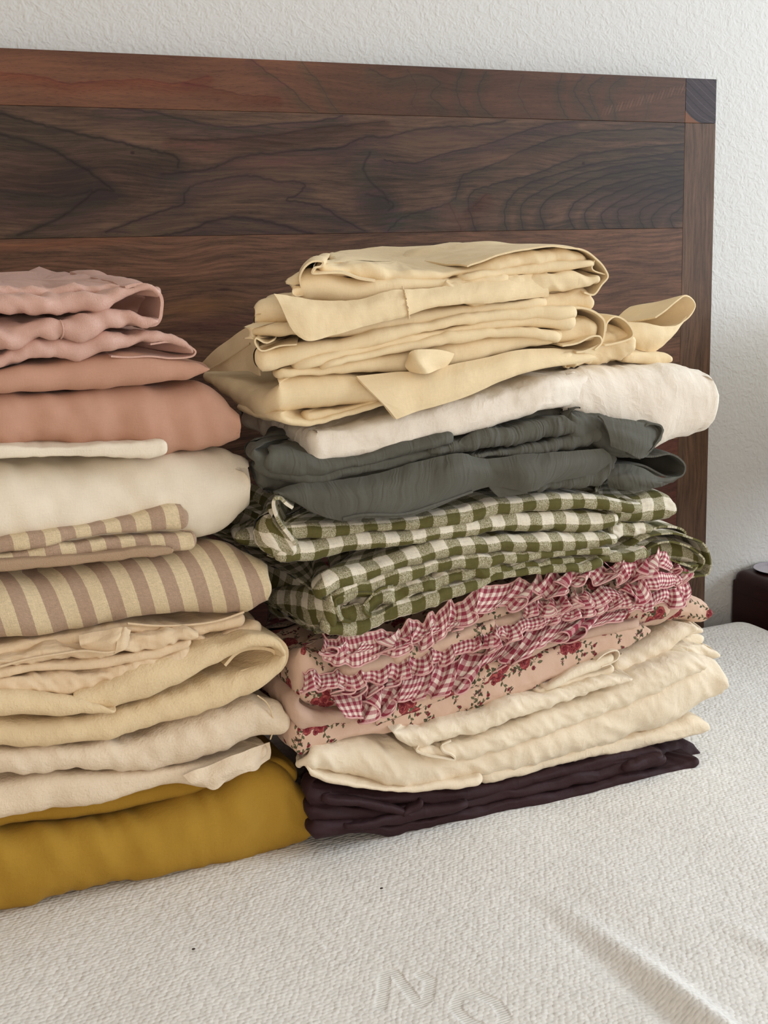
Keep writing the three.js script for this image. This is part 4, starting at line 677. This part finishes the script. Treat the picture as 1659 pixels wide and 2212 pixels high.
{
  const t = linen('folded_bed_sheet', 'olive and cream gingham sheet, lower of the two with a rolled end', 'sheet');
  slab(t, 'fold', M.olive, ZR - 0.03, [[1340, 1178, 1215], [1420, 1160, 1212], [1482, 1162, 1215], [1516, 1178, 1225]], { wr: 'percale', deep: 0.2 });
  slab(t, 'fold', M.olive, ZR, [[700, 1330, 1370], [760, 1338, 1373], [860, 1300, 1343], [1000, 1258, 1286], [1100, 1232, 1254], [1200, 1218, 1240], [1300, 1206, 1226]], { wr: 'percale', edge: 0.002 });
  slab(t, 'fold', M.olive, ZR - 0.004, [[735, 1300, 1345], [780, 1290, 1335], [860, 1258, 1302], [1000, 1226, 1260], [1150, 1208, 1234], [1250, 1200, 1222], [1330, 1194, 1214], [1400, 1186, 1206]], { wr: 'crumple', edge: 0.002 });
  slab(t, 'fold', M.olive, ZR, [[720, 1268, 1312], [780, 1246, 1290], [860, 1228, 1264], [1000, 1198, 1230], [1150, 1188, 1212], [1250, 1184, 1204], [1320, 1180, 1200]], { wr: 'percale', edge: 0.002 });
  slab(t, 'fold', M.olive, ZR + 0.002, [[690, 1246, 1296], [740, 1226, 1272], [790, 1212, 1256], [860, 1194, 1238], [1000, 1157, 1202], [1105, 1152, 1192], [1200, 1150, 1190], [1273, 1150, 1186], [1332, 1156, 1176]], { wr: 'percale', b: 0.7, bmax: 0.03, sq: 2, edge: 0.0015, shear: 0.2 });
  slab(t, 'fold', M.olive, ZR + 0.002, [[712, 1258, 1368], [724, 1272, 1366]], { xl: undefined, L: [[578, 1248, 1318], [620, 1238, 1338], [670, 1240, 1358]], wr: 'percale', sq: 2.6, bmax: 0.02, deep: 0.3, shear: 0.5 });
  loop(t, 'loop', M.olive, ZR + 0.005, [[812, 1285], [780, 1282], [745, 1288], [727, 1296], [728, 1318], [738, 1340], [758, 1346]], { t: 0.002, deep: 0.12, shrink: 0.1 });
  loop(t, 'loop', M.olive, ZR + 0.005, [[850, 1268], [826, 1272], [800, 1292], [785, 1312], [795, 1330], [820, 1328], [850, 1312]], { t: 0.002, deep: 0.1, shrink: 0.1 });
  loop(t, 'loop', M.olive, ZR - 0.02, [[1345, 1190], [1385, 1166], [1430, 1152], [1480, 1155], [1518, 1172], [1530, 1190], [1535, 1212], [1531, 1238], [1510, 1246], [1486, 1250]], { t: 0.002, deep: 0.16, shrink: 0.05 });
  loop(t, 'loop', M.olive, ZR - 0.02, [[1380, 1192], [1430, 1174], [1475, 1180], [1505, 1196], [1520, 1212], [1512, 1226], [1490, 1222], [1470, 1212]], { t: 0.002, deep: 0.14, shrink: 0.05 });
  loop(t, 'loop', M.olive, ZR - 0.018, [[1430, 1200], [1460, 1212], [1490, 1222], [1510, 1220], [1500, 1236], [1480, 1240], [1455, 1230], [1425, 1212]], { t: 0.0018, deep: 0.12, shrink: 0.05 });
  loop(t, 'loop', M.olive, ZR - 0.035, [[1395, 1150], [1430, 1136], [1470, 1140], [1482, 1152], [1478, 1160]], { t: 0.0025, deep: 0.1, shrink: 0.05 });
}
{
  const t = linen('folded_bed_sheet', 'olive and cream gingham sheet directly under the charcoal sheet', 'sheet');
  slab(t, 'fold', M.olive, ZR - 0.06, [[512, 1148, 1172], [540, 1140, 1176], [570, 1135, 1180], [620, 1130, 1180]], { wr: 'percale', deep: 0.1 });
  slab(t, 'fold', M.olive, ZR - 0.02, [[1280, 1068, 1122], [1388, 1062, 1126], [1440, 1058, 1122], [1462, 1080, 1110]], { wr: 'percale', deep: 0.2 });
  slab(t, 'fold', M.olive, ZR - 0.024, [[1320, 1128, 1170], [1360, 1122, 1166], [1395, 1126, 1156], [1412, 1134, 1146]], { wr: 'crumple', deep: 0.12 });
  slab(t, 'fold', M.olive, ZR, [[600, 1170, 1216], [669, 1162, 1210], [770, 1152, 1194], [860, 1148, 1182], [1000, 1126, 1158], [1105, 1112, 1151], [1200, 1102, 1151], [1273, 1100, 1151], [1336, 1108, 1136]], { wr: 'percale', sq: 2.1, b: 0.6, uo: [0.02, 0.016] });
  slab(t, 'fold', M.olive, ZR, [[600, 1128, 1168], [655, 1130, 1162], [720, 1130, 1162], [804, 1122, 1154], [868, 1117, 1148], [1000, 1094, 1130], [1115, 1074, 1112], [1210, 1067, 1104], [1290, 1071, 1100], [1386, 1085, 1108]], { wr: 'percale', sq: 2.1, b: 0.6, uo: [0.028, 0.04] });
  slab(t, 'fold', M.olive, ZR + 0.004, [[586, 1092, 1208], [612, 1112, 1212], [640, 1150, 1206]], { L: [[548, 1082, 1180], [566, 1074, 1200]], wr: 'percale', sq: 2.1, b: 0.5, bmax: 0.03, deep: 0.22, shear: 0.9 });
  loop(t, 'loop', M.olive, ZR + 0.008, [[640, 1178], [620, 1158], [600, 1128], [588, 1094], [592, 1078], [606, 1076], [618, 1086], [634, 1096]], { t: 0.0028, deep: 0.12, shrink: 0.05 });
}
{
  const t = linen('folded_bed_sheet', 'charcoal gauze sheet with gathered elastic edges', 'sheet');
  slab(t, 'fold', M.charcoal, ZR - 0.02, [[560, 980, 1060], [640, 960, 1065], [760, 945, 1060], [900, 915, 1050], [1050, 890, 1040], [1200, 870, 1040], [1300, 880, 1045], [1330, 900, 1040]], { wr: 'crumple', deep: 0.32 });
  slab(t, 'fold', M.charcoal, ZR - 0.002, [[1230, 884, 960], [1300, 892, 978], [1385, 912, 990], [1425, 918, 972]], { wr: 'crumple', deep: 0.22 });
  flap(t, 'flap', M.charcoal, [[[1290, 900, ZR], [1340, 908, ZR], [1385, 914, ZR], [1430, 919, ZR - 0.006]], [[1312, 930, ZR + 0.012], [1350, 936, ZR + 0.014], [1395, 945, ZR + 0.01], [1436, 930, ZR - 0.006]], [[1318, 962, ZR + 0.008], [1352, 975, ZR + 0.01], [1386, 991, ZR + 0.006], [1416, 968, ZR - 0.004]]], { wr: 'drape', t: 0.002 });
  loop(t, 'loop', M.charcoal, ZR + 0.004, [[1384, 990], [1360, 978], [1385, 950], [1398, 918], [1428, 920], [1432, 932], [1412, 972], [1384, 990]], { t: 0.002, deep: 0.1, shrink: 0.1 });
  slab(t, 'fold', M.charcoal, ZR + 0.002, [[545, 962, 1000], [585, 968, 1030], [640, 985, 1042], [689, 998, 1047], [750, 1000, 1031], [885, 972, 1005], [1000, 950, 980], [1040, 942, 972]], { wr: 'percale', b: 0.6 });
  slab(t, 'fold', M.charcoal, ZR + 0.006, [[578, 980, 1012], [600, 966, 1024], [640, 966, 1032], [690, 982, 1030], [760, 985, 1015], [880, 955, 985], [980, 935, 960]], { wr: 'percale', b: 0.6, deep: 0.2 });
  slab(t, 'fold', M.charcoalG, ZR + 0.004, [[930, 960, 985], [1000, 944, 976], [1060, 928, 966], [1115, 913, 960], [1175, 898, 950], [1220, 896, 940], [1243, 908, 934]], { wr: 'gather', b: 0.6, deep: 0.2 });
  slab(t, 'fold', M.charcoalG, ZR + 0.002, [[1020, 980, 992], [1070, 970, 988], [1130, 960, 986], [1196, 946, 978], [1260, 926, 968], [1292, 922, 960], [1303, 932, 950]], { wr: 'gather', b: 0.6, deep: 0.2 });
  const big = [[[590, 1062, ZR - 0.006], [649, 1046, ZR - 0.002], [716, 1040, ZR], [817, 1022, ZR + 0.002], [919, 994, ZR + 0.004], [986, 980, ZR + 0.008], [1049, 992, ZR + 0.002], [1140, 982, ZR + 0.004], [1230, 976, ZR + 0.004], [1300, 968, ZR]],
    [[600, 1066, ZR + 0.002], [660, 1068, ZR + 0.008], [730, 1066, ZR + 0.014], [817, 1056, ZR + 0.017], [919, 1032, ZR + 0.016], [986, 1012, ZR + 0.02], [1060, 1012, ZR + 0.008], [1140, 1012, ZR + 0.018], [1230, 1002, ZR + 0.012], [1318, 985, ZR - 0.002]],
    [[612, 1070, ZR + 0.002], [670, 1094, ZR + 0.01], [735, 1100, ZR + 0.017], [817, 1092, ZR + 0.02], [910, 1074, ZR + 0.018], [986, 1050, ZR + 0.016], [1070, 1030, ZR + 0.006], [1142, 1040, ZR + 0.02], [1220, 1022, ZR + 0.01], [1320, 1004, ZR - 0.006]],
    [[626, 1074, ZR], [682, 1108, ZR + 0.01], [736, 1124, ZR + 0.016], [800, 1119, ZR + 0.019], [875, 1116, ZR + 0.018], [952, 1092, ZR + 0.014], [1056, 1050, ZR + 0.002], [1142, 1060, ZR + 0.016], [1190, 1040, ZR + 0.006], [1310, 1020, ZR - 0.008]]];
  flap(t, 'flap', M.charcoal, big, { wr: [[0.0012, 20, 20], [0.0006, 90, 20]], t: 0.0022 });
  seam(t, 'hem', M.charcoal, [[740, 1121, 0.019], [772, 1114, 0.021], [800, 1112, 0.022], [875, 1110, 0.021], [952, 1086, 0.016], [1020, 1062, 0.008]], ZR, 0.0016);
  slab(t, 'fold', M.charcoalG, ZR - 0.004, [[1160, 1030, 1062], [1220, 1020, 1056], [1300, 1000, 1045], [1318, 985, 1020]], { wr: 'gather', deep: 0.15 });
  flap(t, 'flap', M.charcoal, [[[1056, 1050, ZR + 0.004], [1090, 1036, ZR + 0.006], [1130, 1045, ZR + 0.01]], [[1065, 1062, ZR + 0.006], [1095, 1060, ZR + 0.008], [1135, 1058, ZR + 0.01]], [[1078, 1076, ZR + 0.004], [1100, 1072, ZR + 0.006], [1140, 1064, ZR + 0.008]]], { wr: 'percale', t: 0.002 });
  // open tube at the right end: hem in front, dark hollow behind
  loop(t, 'loop', M.charcoal, ZR - 0.03, [[1330, 1002], [1385, 1008], [1430, 1030], [1455, 1036], [1476, 1026], [1480, 1008], [1468, 990], [1447, 980], [1410, 986], [1370, 985]], { t: 0.002, deep: 0.14, shrink: 0.05 });
  flap(t, 'flap', M.charcoal, [[[1310, 1004, ZR - 0.024], [1345, 1002, ZR - 0.024], [1385, 1009, ZR - 0.022], [1430, 1031, ZR - 0.022], [1472, 1029, ZR - 0.026]], [[1312, 1032, ZR - 0.016], [1345, 1032, ZR - 0.012], [1385, 1036, ZR - 0.012], [1430, 1042, ZR - 0.016], [1462, 1037, ZR - 0.026]], [[1315, 1054, ZR - 0.024], [1345, 1058, ZR - 0.02], [1385, 1060, ZR - 0.02], [1430, 1052, ZR - 0.024], [1455, 1043, ZR - 0.03]]], { wr: 'percale', t: 0.002 });
}
{
  const t = linen('folded_bed_sheet', 'thick white cotton sheet jutting out to the right above the charcoal sheet', 'sheet');
  slab(t, 'fold', M.white, ZR, [[684, 934, 999], [704, 930, 997], [800, 908, 984], [900, 884, 962], [1000, 860, 938], [1100, 836, 912], [1180, 816, 890], [1235, 806, 884, -0.012], [1300, 796, 888, -0.034]], { L: [[522, 872, 914], [560, 884, 934], [610, 898, 962], [655, 918, 986]], wr: 'percale', sq: 3.2, b: 0.5, bmax: 0.022 });
  slab(t, 'fold', M.white, ZR - 0.016, [[1215, 812, 888], [1250, 802, 898], [1300, 788, 930], [1360, 786, 972], [1420, 784, 974], [1490, 786, 953], [1535, 798, 934], [1549, 804, 924]], { wr: [[0.003, 8, 10], [0.0012, 18, 26, 1, 0.7], [0.0004, 60, 60, 1]], sq: 2.6, b: 0.5, bmax: 0.034, deep: 0.26, keep: true });
}
{
  const t = linen('folded_bed_sheet', 'butter yellow sheet and pillowcases heaped loosely on top of the right stack', 'sheet');
  // sheet trailing down behind on the left
  flap(t, 'flap', M.butter, [[[560, 690, 0.34], [541, 702, 0.33], [490, 738, 0.29], [450, 772, 0.26], [436, 784, 0.25]], [[560, 745, 0.35], [541, 750, 0.335], [495, 768, 0.30], [460, 786, 0.27], [440, 794, 0.25]], [[565, 812, 0.37], [541, 802, 0.34], [500, 802, 0.31], [470, 802, 0.28], [447, 802, 0.26]]], { wr: 'smooth', t: 0.002 });
  seam(t, 'stitch_line', M.butter, [[540, 742, 0.343], [490, 776, 0.303], [452, 798, 0.27]].map(([a, b, c]) => [a, b, c]), 0.0, 0.0011);
  // lowest broad fold
  slab(t, 'fold', M.butter, ZR, [[600, 812, 898], [624, 808, 899], [671, 806, 890], [720, 806, 882], [762, 808, 878], [834, 812, 868], [900, 806, 860], [1000, 785, 845], [1130, 760, 806], [1240, 755, 780]], { L: [[438, 798, 822, 0.004], [465, 806, 846], [512, 818, 885], [560, 816, 902]], wr: 'smooth', sq: 2.1, b: 0.6, bmax: 0.03 });
  slab(t, 'fold', M.butter, ZR + 0.001, [[606, 892, 912], [632, 902, 919], [671, 908, 923], [720, 896, 911], [762, 884, 897], [834, 864, 876], [900, 852, 866]], { L: [[512, 868, 886], [560, 884, 904]], wr: 'smooth', sq: 2, deep: 0.2 });
  slab(t, 'fold', M.butter, ZR - 0.004, [[662, 892, 914], [700, 888, 906], [762, 878, 892], [834, 862, 874]], { wr: 'smooth', deep: 0.06 });
  flap(t, 'flap', M.butter, [[[770, 812, ZR], [850, 806, ZR], [905, 804, ZR], [1000, 784, ZR], [1130, 757, ZR - 0.002], [1245, 756, ZR - 0.012]], [[800, 846, ZR + 0.012], [852, 840, ZR + 0.012], [905, 834, ZR + 0.012], [1000, 812, ZR + 0.012], [1130, 782, ZR + 0.008], [1265, 764, ZR - 0.006]], [[838, 886, ZR + 0.017], [866, 880, ZR + 0.016], [905, 868, ZR + 0.015], [1000, 840, ZR + 0.014], [1130, 802, ZR + 0.009], [1285, 770, ZR - 0.006]], [[855, 905, ZR + 0.017], [878, 896, ZR + 0.016], [905, 886, ZR + 0.014], [1000, 856, ZR + 0.012], [1130, 806, ZR + 0.007], [1289, 774, ZR - 0.008]]], { wr: 'smooth', t: 0.0022, stitch: [[0.09, 0.2, 0.09, 1]] });
  flap(t, 'flap', M.butter, [[[775, 815, ZR - 0.004], [812, 852, ZR + 0.004], [836, 884, ZR + 0.008], [852, 904, ZR + 0.014]], [[800, 822, ZR - 0.006], [832, 852, ZR], [850, 874, ZR + 0.004], [860, 900, ZR + 0.013]]], { t: 0.0018 });
  // little crumpled corner
  flap(t, 'flap', M.butter, [[[884, 770, ZR + 0.002], [890, 760, ZR + 0.008], [940, 756, ZR + 0.004], [980, 764, ZR - 0.002]], [[876, 790, ZR + 0.004], [905, 785, ZR + 0.02], [935, 782, ZR + 0.012], [975, 776, ZR]], [[884, 802, ZR + 0.002], [920, 808, ZR + 0.016], [945, 800, ZR + 0.008], [965, 792, ZR]]], { wr: 'smooth', t: 0.002 });
  // layered edges of the folded middle
  slab(t, 'fold', M.butter, ZR - 0.004, [[600, 794, 818], [700, 790, 810], [800, 770, 802], [900, 752, 806], [1000, 734, 786], [1100, 722, 762], [1215, 706, 744]], { wr: 'smooth', keep: true, deep: 0.2 });
  slab(t, 'fold', M.butter, ZR + 0.002, [[700, 780, 796], [800, 756, 774], [1000, 716, 740], [1100, 708, 730], [1210, 714, 738]], { wr: 'smooth', keep: true, deep: 0.2 });
  slab(t, 'fold', M.butter, ZR - 0.002, [[640, 772, 796], [800, 742, 766], [1000, 700, 724], [1150, 680, 706], [1240, 678, 712]], { wr: 'smooth', keep: true, deep: 0.22 });
  slab(t, 'fold', M.butter, ZR + 0.001, [[566, 752, 806], [600, 752, 800], [700, 736, 772], [800, 716, 750], [1000, 680, 706], [1150, 662, 688], [1244, 662, 690]], { L: [[545, 735, 798]], wr: 'smooth', sq: 2.4 });
  loop(t, 'loop', M.butter, ZR + 0.005, [[640, 742], [600, 748], [566, 758], [556, 752], [548, 738], [552, 728], [575, 738], [590, 732]], { t: 0.0014, deep: 0.06, shrink: 0.05 });
  slab(t, 'fold', M.butter, ZR - 0.006, [[548, 700, 730], [600, 698, 730], [640, 694, 728], [700, 700, 735], [800, 690, 722], [1000, 660, 686], [1180, 640, 666]], { L: [[540, 702, 734]], wr: 'smooth' });
  slab(t, 'fold', M.butter, ZR - 0.02, [[560, 655, 706], [590, 642, 702], [640, 640, 700], [760, 630, 690], [900, 620, 680], [1050, 600, 665], [1200, 600, 650], [1280, 625, 660]], { L: [[545, 672, 706]], wr: 'smooth', deep: 0.24 });
  flap(t, 'flap', M.butter, [[[590, 637, ZR], [631, 642, ZR], [700, 650, ZR + 0.002], [770, 648, ZR + 0.002], [859, 628, ZR], [935, 625, ZR - 0.004], [1060, 602, ZR - 0.008], [1180, 590, ZR - 0.014]], [[606, 662, ZR + 0.008], [650, 668, ZR + 0.012], [710, 672, ZR + 0.014], [780, 668, ZR + 0.014], [865, 652, ZR + 0.01], [938, 643, ZR + 0.006], [1060, 628, ZR + 0.002], [1180, 616, ZR - 0.006]], [[630, 712, ZR + 0.015], [660, 714, ZR + 0.017], [720, 708, ZR + 0.017], [790, 694, ZR + 0.015], [870, 676, ZR + 0.012], [941, 656, ZR + 0.008], [1060, 646, ZR + 0.002], [1185, 630, ZR - 0.004]], [[642, 722, ZR + 0.015], [662, 736, ZR + 0.017], [720, 724, ZR + 0.016], [798, 702, ZR + 0.013], [870, 684, ZR + 0.01], [944, 660, ZR + 0.006], [1060, 652, ZR], [1185, 640, ZR - 0.006]]], { wr: [[0.0014, 16, 16], [0.0006, 40, 40, 1]], t: 0.0022, stitch: [[0.59, 0.1, 0.59, 1]] });
  // the top roll
  slab(t, 'fold', M.butter, ZR - 0.008, [[640, 596, 644], [670, 580, 648], [720, 590, 650], [790, 606, 650], [860, 606, 634], [1000, 598, 622], [1100, 592, 616]], { L: [[630, 612, 640]], wr: 'smooth', sq: 2, b: 0.6 });
  loop(t, 'loop', M.butter, ZR, [[652, 622], [648, 600], [658, 578], [676, 564], [698, 566], [694, 574], [678, 578], [674, 590], [700, 588], [740, 586], [775, 600], [810, 608]], { t: 0.0018, deep: 0.16, shrink: 0.06 });
  slab(t, 'fold', M.butter, ZR - 0.012, [[694, 566, 592], [760, 570, 604], [820, 574, 608], [880, 588, 608], [1000, 578, 600], [1090, 552, 588], [1199, 536, 575], [1270, 546, 572]], { wr: 'wavy', sq: 2, b: 0.6, deep: 0.24 });
  slab(t, 'fold', M.butter, ZR - 0.004, [[960, 604, 640], [1040, 606, 655], [1120, 592, 640], [1180, 590, 632], [1250, 588, 622], [1296, 592, 612]], { wr: [[0.003, 14, 16], [0.002, 30, 30, 1, 0.8]], deep: 0.2 });
  slab(t, 'fold', M.butter, ZR - 0.008, [[1000, 590, 606], [1100, 576, 598], [1200, 566, 588], [1284, 560, 574]], { wr: 'smooth', deep: 0.2 });
  loop(t, 'loop', M.butter, ZR - 0.006, [[1010, 578], [1090, 551], [1199, 534], [1268, 542], [1292, 562], [1308, 584], [1313, 598], [1300, 615], [1283, 636], [1262, 632]], { t: 0.0018, deep: 0.18, shrink: 0.03 });
  loop(t, 'loop', M.butter, ZR - 0.008, [[1284, 562], [1280, 580], [1308, 590]], { t: 0.0014, deep: 0.1, shrink: 0 });
  // rolled right end of the middle
  slab(t, 'fold', M.butter, ZR - 0.012, [[1160, 640, 676], [1220, 630, 672], [1262, 620, 668], [1280, 640, 668]], { wr: 'percale', deep: 0.2 });
  loop(t, 'loop', M.butter, ZR - 0.002, [[1180, 668], [1240, 664], [1272, 668], [1296, 680], [1307, 694], [1306, 720], [1301, 738], [1284, 752], [1262, 762], [1245, 764]], { t: 0.0022, deep: 0.18, shrink: 0.03 });
  loop(t, 'loop', M.butter, ZR, [[1215, 744], [1250, 738], [1280, 726], [1297, 728], [1300, 740], [1285, 756]], { t: 0.0018, deep: 0.12, shrink: 0.03 });
  slab(t, 'fold', M.butter, ZR - 0.01, [[1200, 690, 745], [1250, 686, 742], [1285, 690, 735]], { wr: 'percale', deep: 0.2 });
  // loose tails on the right
  slab(t, 'fold', M.butter, ZR - 0.04, [[1220, 740, 790], [1290, 715, 786], [1330, 700, 780], [1368, 716, 776]], { wr: 'crumple', deep: 0.18 });
  loop(t, 'loop', M.butter, ZR - 0.03, [[1308, 716], [1312, 696], [1328, 684], [1346, 692], [1362, 710], [1366, 724], [1352, 734], [1325, 740], [1306, 742]], { t: 0.0018, deep: 0.12, shrink: 0.05 });
  loop(t, 'loop', M.butter, ZR - 0.07, [[1352, 696], [1390, 698], [1430, 705], [1462, 700], [1490, 682], [1502, 660], [1496, 648], [1480, 640], [1462, 650], [1440, 668], [1415, 684]], { t: 0.0018, deep: 0.05, shrink: 0.25, dx: -0.03, dy: -0.012 });
  flap(t, 'flap', M.butter, [[[1350, 698, ZR - 0.066], [1390, 700, ZR - 0.064], [1430, 706, ZR - 0.064], [1462, 702, ZR - 0.066], [1494, 680, ZR - 0.072]], [[1360, 728, ZR - 0.06], [1395, 726, ZR - 0.058], [1430, 728, ZR - 0.058], [1455, 722, ZR - 0.062], [1474, 706, ZR - 0.072]], [[1368, 752, ZR - 0.066], [1390, 758, ZR - 0.064], [1410, 760, ZR - 0.064], [1435, 744, ZR - 0.068], [1458, 722, ZR - 0.076]]], { wr: 'soft', t: 0.0022 });
  slab(t, 'fold', M.butter, ZR - 0.05, [[1350, 758, 784], [1400, 760, 784], [1440, 764, 784], [1452, 770, 782]], { wr: 'percale', deep: 0.14 });
}
for (const s of SETS) settle(s);
// two crumbs of lint on the protector
for (const [px, py, where] of [[418, 2047, 'left of the knitted letters'], [824, 1916, 'below the dark plum sheet']]) {
  const p = GP(px, py, 0.0015), g = new THREE.IcosahedronGeometry(0.0011, 1); g.scale(1.5, 0.7, 0.9); const t = thing('lint_speck', 'tiny dark lint speck on the bed ' + where, 'lint'); part('speck', g.translate(p.x, p.y - 0.0012, p.z), new THREE.MeshStandardMaterial({ color: 0x3a2c22, roughness: 1 }), t); settle(t);
}
renderer.render(scene, camera);
